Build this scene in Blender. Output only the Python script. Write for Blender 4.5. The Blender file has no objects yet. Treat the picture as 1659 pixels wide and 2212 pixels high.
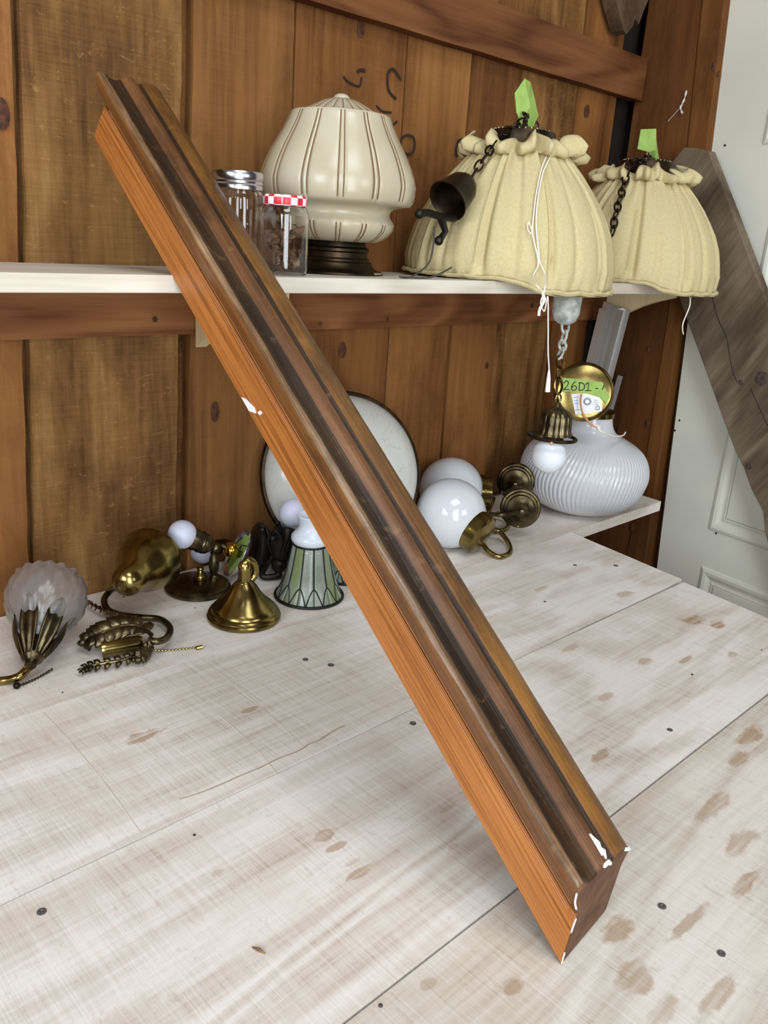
import bpy, bmesh, math, random
from mathutils import Vector as V, Matrix as Mx, noise as mnoise
random.seed(7)
PI = math.pi
sc = bpy.context.scene
COL = sc.collection
# ------------------------------------------------------------------ camera
F, CX, CY, H = 1800.0, 829.5, 1106.0, 0.6          # focal length in pixels of the 1659x2212 frame, eye height over the bench
AX = V((2766-CX, 638-CY, F)).normalized()
DN = V((460-CX, 6500-CY, F)); DN = (DN - DN.dot(AX)*AX).normalized()
AZ = -DN
AY = AZ.cross(AX)
if AY.z < 0: AY = -AY
R = Mx((AX, AY, AZ))                                # picture axes (right, down, forward) to world
cam_d = bpy.data.cameras.new('camera'); cam = bpy.data.objects.new('camera', cam_d); COL.objects.link(cam)
cam_d.sensor_fit = 'HORIZONTAL'; cam_d.sensor_width = 36; cam_d.lens = F/1659*36; cam_d.clip_start = .02
r_, d_, f_ = R @ V((1, 0, 0)), R @ V((0, 1, 0)), R @ V((0, 0, 1))
m = Mx((r_, -d_, -f_)).transposed().to_4x4(); m.translation = (0, 0, H); cam.matrix_world = m
sc.camera = cam
# ------------------------------------------------------------------ light and exposure
w = bpy.data.worlds.new('sky'); sc.world = w; w.use_nodes = True
nt = w.node_tree; bg = nt.nodes['Background']
bg.inputs['Color'].default_value = (.86, .94, 1, 1); bg.inputs['Strength'].default_value = 1.0
sc.view_settings.view_transform = 'Standard'; sc.view_settings.look = 'None'
sc.view_settings.exposure = 0.3; sc.view_settings.gamma = 1; sc.view_settings.use_curve_mapping = False
def daylight(name, loc, rot, sx, sz, e, col):       # daylight set in an opening of the room; the roof one is added fill
    l = bpy.data.lights.new(name, 'AREA'); l.shape = 'RECTANGLE'; l.size = sx; l.size_y = sz; l.energy = e; l.color = col
    o = bpy.data.objects.new(name, l); COL.objects.link(o); o.location = loc; o.rotation_euler = rot
daylight('doorway_daylight', (-.95, -2.15, .7), (PI/2, 0, 0), 1.5, 2.9, 90, (.84, .93, 1))
daylight('window_daylight', (1.0, -2.15, 1.15), (PI/2, 0, 0), .9, .9, 14, (.95, .97, 1))
daylight('side_window_daylight', (-2.15, -.3, 1.35), (PI/2, 0, -PI/2), 1.3, 1.2, 46, (.82, .92, 1))
daylight('added_roof_fill', (.25, -.45, 2.37), (0, 0, 0), 1.3, 1.1, 24, (.86, .94, 1))  # unseen overhead light, added to brighten the bench top
# ------------------------------------------------------------------ measuring helpers
EYE = V((0, 0, H))
def ray(u, v): return R @ V((u-CX, v-CY, F))
def at(u, v, y): d = ray(u, v); return EYE + d*(y/d.y)
def onz(u, v, z=0.0): d = ray(u, v); return EYE + d*((z-H)/d.z)
def onpl(u, v, P, N): d = ray(u, v); return EYE + d*((P-EYE).dot(N)/d.dot(N))
def kk(P): return (P-EYE).dot(f_)/F               # metres per pixel at P
# ------------------------------------------------------------------ mesh builder
ORG = {}
def frame(O, axis, up=V((0, 0, 1))):
    z = V(axis).normalized(); up = V(up)
    if abs(z.dot(up.normalized())) > .98: up = V((0, 1, 0))
    x = up.cross(z).normalized(); y = z.cross(x)
    m = Mx((x, y, z)).transposed().to_4x4(); m.translation = V(O); return m
def sp(pts, n=8, closed=False):
    P = [V(p) for p in pts]; out = []; L = len(P)
    for i in range(L if closed else L-1):
        g = (lambda j: P[j % L]) if closed else (lambda j: P[max(0, min(L-1, j))])
        a, b, c, d = g(i-1), g(i), g(i+1), g(i+2)
        for s in range(n):
            t = s/n
            out.append(.5*((2*b)+(c-a)*t+(2*a-5*b+4*c-d)*t*t+(3*b-a-3*c+d)*t**3))
    if not closed: out.append(P[-1])
    return out
class MB:
    def __init__(s): s.v = []; s.f = []; s.mi = []
    def add(s, vs, fs, M=None, mi=0):
        b = len(s.v)
        s.v += [(M @ V(p)) if M else V(p) for p in vs]
        s.f += [[b+i for i in f] for f in fs]; s.mi += [mi]*len(fs); return s
    def lathe(s, prof, M=None, seg=40, mod=None, a0=0, a1=2*PI, cap=True, mi=0):
        full = abs(a1-a0-2*PI) < 1e-6; n = seg if full else seg+1; vs = []; fs = []
        for j, (r, z) in enumerate(prof):
            for i in range(n):
                a = a0+(a1-a0)*i/seg; rr, zz = (mod(r, z, a, j) if mod else (r, z))
                vs.append((rr*math.cos(a), rr*math.sin(a), zz))
        for j in range(len(prof)-1):
            for i in range(seg):
                i2 = (i+1) % n; fs.append([j*n+i, j*n+i2, (j+1)*n+i2, (j+1)*n+i])
        if cap and full:
            if prof[0][0] > 1e-6: fs.append(list(range(n))[::-1])
            if prof[-1][0] > 1e-6: fs.append([(len(prof)-1)*n+i for i in range(n)])
        return s.add(vs, fs, M, mi)
    def sphere(s, C, r, seg=32, squash=1, axis=(0, 0, 1)):
        n = seg//2
        return s.lathe([(max(1e-5, r*math.sin(PI*i/n)), -r*squash*math.cos(PI*i/n)) for i in range(n+1)], frame(C, axis), seg, cap=False)
    def tube(s, pts, r, seg=8, closed=False, flat=1.0):
        P = [V(p) for p in pts]; n = len(P); rs = r if isinstance(r, (list, tuple)) else [r]*n
        T = []
        for i in range(n):
            a = P[(i-1) % n] if closed else P[max(0, i-1)]; b = P[(i+1) % n] if closed else P[min(n-1, i+1)]
            t = (b-a); T.append(t.normalized() if t.length > 1e-9 else V((0, 0, 1)))
        u = V((0, 0, 1)) if abs(T[0].z) < .9 else V((1, 0, 0)); u = (u-T[0]*u.dot(T[0])).normalized()
        vs = []; fs = []
        for i in range(n):
            u = (u-T[i]*u.dot(T[i])); u = u.normalized() if u.length > 1e-6 else T[i].orthogonal().normalized()
            q = T[i].cross(u)
            for j in range(seg):
                a = 2*PI*j/seg; vs.append(P[i]+(u*math.cos(a)*flat+q*math.sin(a))*rs[i])
        for i in range(n if closed else n-1):
            for j in range(seg):
                i2 = (i+1) % n; j2 = (j+1) % seg; fs.append([i*seg+j, i*seg+j2, i2*seg+j2, i2*seg+j])
        if not closed: fs.append(list(range(seg))[::-1]); fs.append([(n-1)*seg+j for j in range(seg)])
        return s.add(vs, fs)
    def hexa(s, lo, hi, mi=0):        # 4 points + 4 matching points
        vs = list(lo)+list(hi)
        return s.add(vs, [[3, 2, 1, 0], [4, 5, 6, 7]]+[[i, (i+1) % 4, 4+(i+1) % 4, 4+i] for i in range(4)], None, mi)
    def box(s, a, b, M=None):
        (x0, y0, z0), (x1, y1, z1) = a, b
        vs = [(x0, y0, z0), (x1, y0, z0), (x1, y1, z0), (x0, y1, z0), (x0, y0, z1), (x1, y0, z1), (x1, y1, z1), (x0, y1, z1)]
        return s.add(vs, [[3, 2, 1, 0], [4, 5, 6, 7]]+[[i, (i+1) % 4, 4+(i+1) % 4, 4+i] for i in range(4)], M)
    def prism(s, poly, vec):          # planar polygon of world points, extruded by vec
        n = len(poly); vs = [V(p) for p in poly]+[V(p)+V(vec) for p in poly]
        return s.add(vs, [list(range(n))[::-1], list(range(n, 2*n))]+[[i, (i+1) % n, n+(i+1) % n, n+i] for i in range(n)])
    def grid(s, fn, nu, nv):
        vs = [fn(i/nu, j/nv) for j in range(nv+1) for i in range(nu+1)]; w_ = nu+1
        return s.add(vs, [[j*w_+i, j*w_+i+1, (j+1)*w_+i+1, (j+1)*w_+i] for j in range(nv) for i in range(nu)])
    def build(s, name, mats, parent=None, smooth=True, loc=None, bevel=0, solid=0, fix=True, sharp=40):
        me = bpy.data.meshes.new(name)
        o = bpy.data.objects.new(name, me); COL.objects.link(o)
        if parent is not None: org = ORG[parent.name]; o.parent = parent
        else: org = V(loc) if loc is not None else V((0, 0, 0)); o.location = org
        ORG[o.name] = org
        me.from_pydata([tuple(p-org) for p in s.v], [], s.f)
        mats = mats if isinstance(mats, (list, tuple)) else [mats]
        for m_ in mats: me.materials.append(m_)
        for p, i in zip(me.polygons, s.mi): p.material_index = i
        if fix:
            bm = bmesh.new(); bm.from_mesh(me); bmesh.ops.remove_doubles(bm, verts=bm.verts, dist=1e-6)
            bmesh.ops.recalc_face_normals(bm, faces=bm.faces); bm.to_mesh(me); bm.free()
        if smooth:
            me.polygons.foreach_set('use_smooth', [True]*len(me.polygons))
            try: me.set_sharp_from_angle(angle=math.radians(sharp))
            except Exception: pass
        if solid: q = o.modifiers.new('thickness', 'SOLIDIFY'); q.thickness = solid; q.offset = 0
        if bevel: q = o.modifiers.new('edge', 'BEVEL'); q.width = bevel; q.segments = 2; q.limit_method = 'ANGLE'
        return o
def tag(o, label, cat, group=None):
    o['label'] = label; o['category'] = cat
    if group: o['group'] = group
    return o
def thing(name, label, cat, loc, group=None):
    o = bpy.data.objects.new(name, None); COL.objects.link(o); o.location = loc; o.empty_display_size = .03
    ORG[o.name] = V(loc); return tag(o, label, cat, group)
def struct(o): o['kind'] = 'structure'; return o
# ------------------------------------------------------------------ materials
def c(r, g, b):
    f = lambda x: ((x/255+.055)/1.055)**2.4 if x > 10 else x/255/12.92
    return (f(r), f(g), f(b), 1)
def newmat(name):
    m_ = bpy.data.materials.new(name); m_.use_nodes = True
    return m_, m_.node_tree.nodes, m_.node_tree.links, m_.node_tree.nodes['Principled BSDF']
def plain(name, col, rough=.5, metal=0, var=0, vscale=30, col2=None, bump=0, trans=0, ior=1.45, spec=.5, sss=0, coat=0):
    m_, N, L, b = newmat(name)
    b.inputs['Base Color'].default_value = col; b.inputs['Roughness'].default_value = rough; b.inputs['Metallic'].default_value = metal
    b.inputs['Transmission Weight'].default_value = trans; b.inputs['IOR'].default_value = ior
    b.inputs['Specular IOR Level'].default_value = spec; b.inputs['Coat Weight'].default_value = coat
    if sss: b.inputs['Subsurface Weight'].default_value = sss; b.inputs['Subsurface Radius'].default_value = (.02, .02, .02)
    if col2 or bump:
        tc = N.new('ShaderNodeTexCoord'); n = N.new('ShaderNodeTexNoise'); n.inputs['Scale'].default_value = vscale; n.inputs['Detail'].default_value = 6
        L.new(tc.outputs['Object'], n.inputs['Vector'])
        if col2:
            r = N.new('ShaderNodeValToRGB'); r.color_ramp.elements[0].position = .35; r.color_ramp.elements[1].position = .65
            r.color_ramp.elements[0].color = col2; r.color_ramp.elements[1].color = col
            L.new(n.outputs['Fac'], r.inputs['Fac']); L.new(r.outputs['Color'], b.inputs['Base Color'])
        if bump:
            bp = N.new('ShaderNodeBump'); bp.inputs['Strength'].default_value = bump; bp.inputs['Distance'].default_value = .002
            L.new(n.outputs['Fac'], bp.inputs['Height']); L.new(bp.outputs['Normal'], b.inputs['Normal'])
    return m_
def wood(name, ramp, dirs=(1, 0, 0), fine=90, stretch=14, ring=24, rough=.6, bump=.25, blotch=None, saw=0, stains=None, spec=.3, rotm=None, coat=0, flecks=None, tint=True, wts=(.45, .35, .2)):
    """dirs: grain direction axis in object space (or rotm: euler that brings the grain onto x)"""
    m_, N, L, b = newmat(name)
    def nd(t, **kw):
        n = N.new(t)
        for k_, v_ in kw.items():
            if k_ in ('operation', 'blend_type', 'data_type'): setattr(n, k_, v_)
            else: n.inputs[k_.replace('_', ' ')].default_value = v_
        return n
    def math_(op, a, b_=None):
        n = nd('ShaderNodeMath', operation=op)
        for i, q in enumerate((a, b_)):
            if q is None: continue
            if isinstance(q, (int, float)): n.inputs[i].default_value = q
            else: L.new(q, n.inputs[i])
        return n.outputs[0]
    tc = N.new('ShaderNodeTexCoord'); oi = N.new('ShaderNodeObjectInfo')
    vec = tc.outputs['Object']
    if rotm:
        mp = N.new('ShaderNodeMapping'); mp.inputs['Rotation'].default_value = rotm; L.new(vec, mp.inputs['Vector']); vec = mp.outputs['Vector']
    raw = vec
    off = nd('ShaderNodeVectorMath', operation='SCALE'); off.inputs[0].default_value = (7.3, 11.1, 5.7); L.new(oi.outputs['Random'], off.inputs['Scale'])
    ad = nd('ShaderNodeVectorMath', operation='ADD'); L.new(vec, ad.inputs[0]); L.new(off.outputs[0], ad.inputs[1]); vec = ad.outputs[0]
    def noise(sc_, st, det=6, ro=.6, dist=.3, src=None):
        mp = N.new('ShaderNodeMapping'); mp.inputs['Scale'].default_value = tuple(sc_/st if d else sc_ for d in dirs)
        L.new(src or vec, mp.inputs['Vector'])
        n = nd('ShaderNodeTexNoise', Scale=1.0, Detail=det, Roughness=ro, Distortion=dist); L.new(mp.outputs[0], n.inputs['Vector'])
        return n.outputs['Fac']
    g = noise(fine*2.2, stretch*1.6); big = noise(fine/16, stretch*.35, 3, .5, .6); bl = noise(fine/9, 2.2, 5, .65, .2)
    cath = math_('ADD', math_('MULTIPLY', math_('SINE', math_('MULTIPLY', big, ring*6.28)), .5), .5)
    val = math_('ADD', math_('ADD', math_('MULTIPLY', g, wts[0]), math_('MULTIPLY', bl, wts[1])), math_('MULTIPLY', cath, wts[2]))
    height = math_('ADD', g, math_('MULTIPLY', cath, .3))
    if saw:
        mp = N.new('ShaderNodeMapping'); mp.inputs['Scale'].default_value = tuple(420 if d else 9 for d in dirs); L.new(vec, mp.inputs['Vector'])
        n = nd('ShaderNodeTexNoise', Scale=1.0, Detail=3.0, Roughness=.7, Distortion=.05); L.new(mp.outputs[0], n.inputs['Vector'])
        val = math_('ADD', val, math_('MULTIPLY', math_('SUBTRACT', n.outputs['Fac'], .5), saw)); height = math_('ADD', height, n.outputs['Fac'])
    cr = N.new('ShaderNodeValToRGB'); e = cr.color_ramp.elements
    for i, (p, col) in enumerate(ramp):
        q = e[i] if i < 2 else e.new(p)
        q.position = p; q.color = col
    L.new(val, cr.inputs['Fac']); colr = cr.outputs['Color']
    def mix(fac, a, b_, mode='MIX'):
        n = N.new('ShaderNodeMixRGB'); n.blend_type = mode
        for i, q in zip((0, 1, 2), (fac, a, b_)):
            if isinstance(q, (int, float)): n.inputs[i].default_value = q
            elif isinstance(q, tuple): n.inputs[i].default_value = q
            else: L.new(q, n.inputs[i])
        return n.outputs[0]
    def mr(x, lo, hi):
        n = N.new('ShaderNodeMapRange'); n.inputs['From Min'].default_value = lo; n.inputs['From Max'].default_value = hi; L.new(x, n.inputs['Value']); return n.outputs[0]
    if blotch: colr = mix(math_('MULTIPLY', mr(noise(6, 1.6, 6, .7), .5, .68), blotch[1]), colr, blotch[0])
    if flecks: colr = mix(math_('MULTIPLY', mr(noise(flecks[2], .5, 4, .75, .5), .6, .68), flecks[1]), colr, flecks[0])
    if stains:
        wn = noise(60, 1.5, 4, .6); mask = None
        for (cx, cy, rx, ry, s_) in stains:
            sb = nd('ShaderNodeVectorMath', operation='SUBTRACT'); L.new(raw, sb.inputs[0]); sb.inputs[1].default_value = (cx, cy, 0)
            ml = nd('ShaderNodeVectorMath', operation='MULTIPLY'); L.new(sb.outputs[0], ml.inputs[0]); ml.inputs[1].default_value = (1/rx, 1/ry, 0)
            ln = nd('ShaderNodeVectorMath', operation='LENGTH'); L.new(ml.outputs[0], ln.inputs[0])
            q = math_('ADD', ln.outputs['Value'], math_('MULTIPLY', math_('SUBTRACT', wn, .5), 1.9))
            q = math_('MULTIPLY', math_('MULTIPLY', mr(q, 1.08, .72), s_), mr(g, .30, .52))
            mask = q if mask is None else math_('MAXIMUM', mask, q)
        colr = mix(mask, colr, c(166, 128, 84), 'MIX')
    if tint: colr = mix(1.0, colr, oi.outputs['Color'], 'MULTIPLY')
    L.new(colr, b.inputs['Base Color'])
    b.inputs['Roughness'].default_value = rough; b.inputs['Specular IOR Level'].default_value = spec; b.inputs['Coat Weight'].default_value = coat; b.inputs['Coat Roughness'].default_value = .2
    bp = N.new('ShaderNodeBump'); bp.inputs['Strength'].default_value = bump; bp.inputs['Distance'].default_value = .003
    L.new(height, bp.inputs['Height']); L.new(bp.outputs['Normal'], b.inputs['Normal'])
    return m_
# ------------------------------------------------------------------ palette
BROOT = V((.8, .6, -.75))
def st(u, v, rx, ry, s=.6):
    P = onz(u, v); k_ = kk(P); return (P.x-BROOT.x, P.y-BROOT.y, rx*k_*1.2, ry*k_*1.25, s*1.15)
STAINS = [st(310, 1590, 44, 15, .62), st(540, 1533, 22, 8, .55), st(703, 1806, 20, 14, .5), st(730, 1827, 26, 8, .5), st(762, 1862, 22, 7, .5), st(777, 1885, 34, 10, .5),
          st(1497, 1340, 27, 16, .7), st(1550, 1349, 23, 11, .7), st(1300, 1630, 34, 11, .6), st(1620, 1590, 50, 14, .6), st(1590, 1640, 40, 14, .55), st(1545, 1740, 70, 14, .45),
          st(1330, 2010, 50, 20, .55), st(1370, 2110, 40, 30, .45), st(1110, 2130, 24, 16, .5), st(1350, 1283, 22, 10, .45), st(1170, 1272, 16, 7, .4), st(925, 2125, 18, 10, .35),
          st(1390, 1430, 22, 10, .45), st(1480, 1425, 26, 6, .5), st(1582, 1414, 14, 8, .45), st(968, 1745, 22, 7, .35), st(980, 1830, 18, 7, .3), st(1600, 1820, 60, 16, .45), st(1310, 1505, 22, 10, .4), st(1430, 2185, 60, 18, .4), st(1490, 1990, 70, 12, .5), st(1610, 1905, 60, 14, .55), st(1290, 1930, 60, 14, .5), st(1550, 2150, 70, 16, .45), st(1200, 1640, 40, 8, .3), st(1230, 1400, 40, 8, .35), st(470, 1885, 14, 7, .35)]
M = {}
M['bench'] = wood('whitewashed_pine', [(.2, c(178, 162, 146)), (.36, c(216, 207, 197)), (.58, c(237, 234, 229)), (.8, c(245, 243, 240))], (1, 0, 0), fine=70, stretch=12, ring=7, rough=.62, bump=.12, saw=.42, stains=STAINS, spec=.25, blotch=(c(206, 188, 170), .35), flecks=(c(176, 152, 126), .25, 46))
M['shelf'] = wood('pale_planed_pine', [(.25, c(184, 172, 154)), (.6, c(212, 203, 188))], (1, 0, 0), fine=60, stretch=10, ring=6, rough=.6, bump=.08, spec=.25)
M['bracket'] = wood('new_pine', [(.25, c(205, 182, 138)), (.6, c(230, 210, 168))], (0, 0, 1), fine=60, stretch=10, ring=5, rough=.6, bump=.05)
M['wall'] = wood('old_barn_board', [(.25, c(80, 52, 28)), (.45, c(134, 94, 54)), (.6, c(156, 114, 68)), (.78, c(184, 144, 94))], (0, 0, 1), fine=46, stretch=9, ring=9, rough=.75, bump=.3, saw=.22, spec=.15, blotch=(c(76, 44, 20), .55), flecks=(c(206, 164, 108), .3, 60))
M['wallsm'] = wood('smooth_barn_board', [(.25, c(90, 56, 30)), (.45, c(140, 95, 54)), (.62, c(160, 112, 66)), (.8, c(180, 132, 82))], (0, 0, 1), fine=40, stretch=16, ring=6, rough=.7, bump=.15, saw=.1, spec=.15, blotch=(c(86, 50, 24), .5))
M['rail'] = wood('planed_fir', [(.22, c(82, 44, 24)), (.42, c(124, 78, 46)), (.65, c(146, 98, 60)), (.8, c(160, 112, 72))], (1, 0, 0), fine=50, stretch=14, ring=12, rough=.65, bump=.15, spec=.2, wts=(.4, .3, .3))
M['post'] = wood('corner_post_wood', [(.25, c(70, 42, 20)), (.5, c(116, 72, 36)), (.75, c(140, 92, 50))], (0, 0, 1), fine=36, stretch=16, ring=5, rough=.7, bump=.12, spec=.15, blotch=(c(60, 34, 16), .45))
M['grey'] = wood('weathered_grey_board', [(.22, c(62, 50, 38)), (.45, c(98, 84, 68)), (.65, c(124, 108, 90)), (.82, c(146, 132, 112))], (0, 0, 1), fine=44, stretch=14, ring=8, rough=.85, bump=.45, spec=.1, rotm=(math.radians(-32), 0, 0), blotch=(c(70, 56, 44), .5))
M['dark'] = plain('dark_backing', c(34, 22, 14), .9)
M['ceil'] = plain('dark_rafter_boards', c(120, 84, 52), .8, col2=c(84, 56, 34), vscale=6)
M['ground'] = plain('gravel_and_earth', c(150, 138, 122), .95, col2=c(120, 108, 92), vscale=14)
M['door'] = plain('aged_white_paint', c(222, 220, 204), .42, col2=c(212, 210, 196), vscale=3, bump=.05)
M['brass'] = plain('aged_brass', c(164, 144, 86), .22, 1, col2=c(104, 90, 52), vscale=26)
M['antique'] = plain('dark_antique_brass', c(116, 104, 76), .34, 1, col2=c(60, 52, 38), vscale=40)
M['gold'] = plain('polished_brass', c(214, 172, 62), .14, 1)
M['bronze'] = plain('dark_bronze', c(64, 50, 34), .4, .85, col2=c(34, 26, 18), vscale=40)
M['iron'] = plain('blackened_iron', c(44, 40, 36), .42, .8)
M['lead'] = plain('black_lead_came', c(26, 26, 25), .5, .4)
M['opal'] = plain('opal_glass', c(206, 208, 212), .06, 0, sss=.25, ior=1.5)
M['bulb'] = plain('white_bulb_glass', c(196, 198, 214), .4, sss=.2)
M['bulbg'] = plain('glossy_white_bulb', c(214, 216, 220), .08, sss=.2)
M['ribbed'] = plain('ribbed_opal_glass', c(204, 204, 208), .12, sss=.2, ior=1.5)
M['porc'] = plain('white_porcelain', c(206, 212, 222), .25)
M['cream'] = plain('cream_glass', c(190, 180, 157), .26, col2=c(176, 162, 136), vscale=9, sss=.1)
M['creamline'] = plain('brown_groove_stain', c(118, 90, 60), .5)
M['cloth'] = plain('unbleached_muslin', c(198, 183, 140), .9, col2=c(190, 174, 131), vscale=220, bump=.25, spec=.1)
M['tape'] = plain('lime_masking_tape', c(154, 180, 92), .7, col2=c(138, 166, 80), vscale=40)
M['ink'] = plain('black_ink', c(20, 20, 18), .7)
M['paper'] = plain('white_paper', c(226, 228, 232), .7)
M['printing'] = plain('grey_print', c(140, 138, 140), .8)
M['copper'] = plain('copper_wire', c(206, 150, 108), .4, .3)
M['string'] = plain('white_cotton_string', c(238, 232, 220), .9)
M['plaster'] = plain('scuffed_white_metal', c(196, 198, 192), .6, col2=c(140, 142, 136), vscale=60)
M['steel'] = plain('aluminium', c(222, 220, 216), .34, .7)
M['tin'] = plain('tin_lid', c(200, 200, 204), .25, 1)
M['screw'] = plain('grey_screw_head', c(104, 100, 98), .5, .5)
M['glass'] = plain('clear_glass', (1, 1, 1, 1), .02, trans=1, ior=1.46)
M['frost'] = plain('frosted_cut_glass', c(214, 208, 204), .22, trans=.85, ior=1.4, bump=.15, vscale=120)
M['scrap'] = plain('dried_wood_scrap', c(150, 116, 84), .8, col2=c(96, 70, 48), vscale=40)
M['wire'] = plain('dark_grey_wire', c(70, 66, 58), .6)
M['crayon'] = plain('black_crayon', c(42, 26, 16), .9)
M['knot'] = plain('dark_knot', c(92, 50, 24), .7, col2=c(54, 28, 14), vscale=120)
M['web'] = plain('cobweb', c(200, 196, 190), .9)
M['pane'] = plain('pane_glass_pale', c(176, 180, 172), .22, trans=.3, col2=c(138, 144, 128), vscale=22)
M['paneb'] = plain('pane_glass_green', c(134, 148, 96), .22, trans=.3, col2=c(150, 158, 136), vscale=22)
M['amber'] = plain('amber_glass', c(220, 180, 40), .1, trans=.5)
M['flake'] = plain('white_paint_flake', c(236, 236, 240), .5)
def gingham():
    m_, N, L, b = newmat('red_gingham'); tc = N.new('ShaderNodeTexCoord'); ch = N.new('ShaderNodeTexChecker'); ch.inputs['Scale'].default_value = 105
    ch.inputs['Color1'].default_value = c(196, 40, 52); ch.inputs['Color2'].default_value = c(240, 228, 232)
    mp = N.new('ShaderNodeMapping'); mp.inputs['Location'].default_value = (.0021, .0021, .002)
    L.new(tc.outputs['Object'], mp.inputs['Vector']); L.new(mp.outputs[0], ch.inputs['Vector']); L.new(ch.outputs['Color'], b.inputs['Base Color']); b.inputs['Roughness'].default_value = .4; return m_
M['gingham'] = gingham()
def marble():
    m_, N, L, b = newmat('opal_glass_with_brown_swirls'); tc = N.new('ShaderNodeTexCoord'); n = N.new('ShaderNodeTexNoise')
    n.inputs['Scale'].default_value = 12; n.inputs['Detail'].default_value = 5; n.inputs['Distortion'].default_value = 1.6
    r = N.new('ShaderNodeValToRGB'); e = r.color_ramp.elements
    e[0].position = .495; e[0].color = c(188, 186, 180); e[1].position = .525; e[1].color = c(188, 186, 180); q = e.new(.51); q.color = c(176, 170, 160)
    L.new(tc.outputs['Object'], n.inputs['Vector']); L.new(n.outputs['Fac'], r.inputs['Fac']); L.new(r.outputs['Color'], b.inputs['Base Color']); b.inputs['Roughness'].default_value = .15; return m_
M['marble'] = marble()
# ------------------------------------------------------------------ the setting
YW, TOP, FLR = 1.2394, 2.4, -.75
struct(MB().box((-2.3, -2.3, FLR-.05), (2.4, 1.3, FLR)).build('floor', M['ground']))
cl_ = MB()
for a, b in (((-2.3, -2.3), (2.4, -1.0)), ((-2.3, .1), (2.4, 1.3)), ((-2.3, -1.0), (-.4, .1)), ((.9, -1.0), (2.4, .1))): cl_.box((*a, TOP), (*b, TOP+.04))   # gap cut in the ceiling for the added roof fill light
struct(cl_.build('ceiling', M['ceil']))
def holed(name, fx, lo, hi, holes, zt):         # wall in pieces around its openings; fx(a, t, z) gives the point
    mb = MB(); xs = sorted({lo, hi, *[h[0] for h in holes], *[h[1] for h in holes]})
    for a, b in zip(xs, xs[1:]):
        zs = [(FLR, zt)]
        for h in holes:
            if h[0] <= a and b <= h[1]: zs = [(FLR, h[2]), (h[3], zt)]
        for z0, z1 in zs:
            if z1-z0 > .001: mb.hexa([fx(a, 0, z0), fx(b, 0, z0), fx(b, 0, z1), fx(a, 0, z1)], [fx(a, .05, z0), fx(b, .05, z0), fx(b, .05, z1), fx(a, .05, z1)])
    struct(mb.build(name, M['ceil'], smooth=False))
holed('wall_front', lambda a, t, z: V((a, -2.2-t, z)), -2.3, 2.4, [(-1.7, -.2, FLR, 2.15), (.55, 1.45, .7, 1.6)], TOP)
holed('wall_left', lambda a, t, z: V((-2.2-t, a, z)), -2.3, 1.3, [(-.95, .35, .75, 1.95)], TOP)
wb = struct(MB().box((-2.25, YW+.035, FLR), (2.3, YW+.06, TOP)).build('wall_back', M['dark']))
def jag(x0, z0, x1, z1, n, amp, seed):
    out = []
    for i in range(n+1):
        t = i/n; z = z0+(z1-z0)*t
        out.append((x0+(x1-x0)*t+amp*mnoise.noise(V((seed, z*14, 0)))+amp*.5*mnoise.noise(V((seed, z*60, 3))), z))
    return out
#           left top, left bottom, right top, right bottom, tint, material, front offset
BOARDS = [(-.4, -.4, .14, .14, (1, .95, .9), 'wallsm', 0), (.15, .15, .511, .4426, (1.0, .92, .85), 'wallsm', 0), (.5227, .451, .7568, .7031, (.98, .98, .98), 'wall', .003), (.7609+.012, .7205+.012, .9568, .9374, (.98, .97, .95), 'wallsm', .001),
          (.960, .941, 1.2102, 1.2145, (.9, .82, .76), 'wallsm', .002), (1.2155, 1.219, 1.3913, 1.4113, (1.08, 1.02, .95), 'wallsm', 0), (1.3965, 1.417, 1.5271, 1.5904, (1.0, .92, .85), 'wallsm', .003),
          (1.5305, 1.593, 1.7533, 1.801, (.95, .9, .82), 'wall', .001), (1.757, 1.805, 1.9226, 1.956, (.95, .85, .75), 'wallsm', .002)]
bobj = []
ZB, ZT = -.4, 1.4
for i, (lt, lb, rt, rb, tint, mt, off) in enumerate(BOARDS):
    ex = lambda t_, b_, z: b_+(t_-b_)*(z-ZB)/(ZT-ZB)
    amp = .0022 if i < 4 else .0009
    a = jag(ex(lt, lb, FLR), FLR, ex(lt, lb, TOP), TOP, 110, amp, i*3.1+1); b = jag(ex(rt, rb, FLR), FLR, ex(rt, rb, TOP), TOP, 110, amp, i*3.1+2.2)
    y = YW-off
    poly = [V((x, y, z)) for x, z in a]+[V((x, y, z)) for x, z in reversed(b)]
    n = len(a); mb = MB(); vs = [p for p in poly]+[p+V((0, .02, 0)) for p in poly]; fs = []
    N2 = 2*n
    for j in range(n-1): fs.append([j, N2-1-j, N2-2-j, j+1]); fs.append([j, j+1, N2+j+1, N2+j]); fs.append([n+j, n+j+1, N2+n+j+1, N2+n+j])
    mb.add(vs, fs); o = mb.build('plank', M[mt], wb, smooth=False); o.color = (tint[0]*.74, tint[1]*.735, tint[2]*.70, 1); bobj.append(o)
for x0, x1 in ((.40, .60), (.70, .80)):     # battens behind the open joints
    o = MB().box((x0, YW+.02, FLR), (x1, YW+.035, TOP)).build('batten', M['wall'], wb, smooth=False); o.color = (.5, .42, .36, 1)
def knot(bi, u, v, rx, rz):
    y = YW-.0042; P = at(u, v, y); mb = MB()
    mb.lathe([(.0005, .0012), (.6, .0012), (1, 0)], Mx.Translation(P) @ Mx.Rotation(PI/2, 4, 'X') @ Mx.Diagonal((rx, rz, 1, 1)), 18, cap=False)
    mb.build('knot', M['knot'], bobj[bi+1])
for a in ((3, 780, 62, .0085, .014), (2, 465, 890, .008, .018), (3, 740, 757, .0095, .016), (7, 1268, 240, .01, .014), (0, 2, 245, .012, .02), (3, 640, 270, .004, .006), (6, 1052, 790, .006, .008)): knot(*a)
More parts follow.
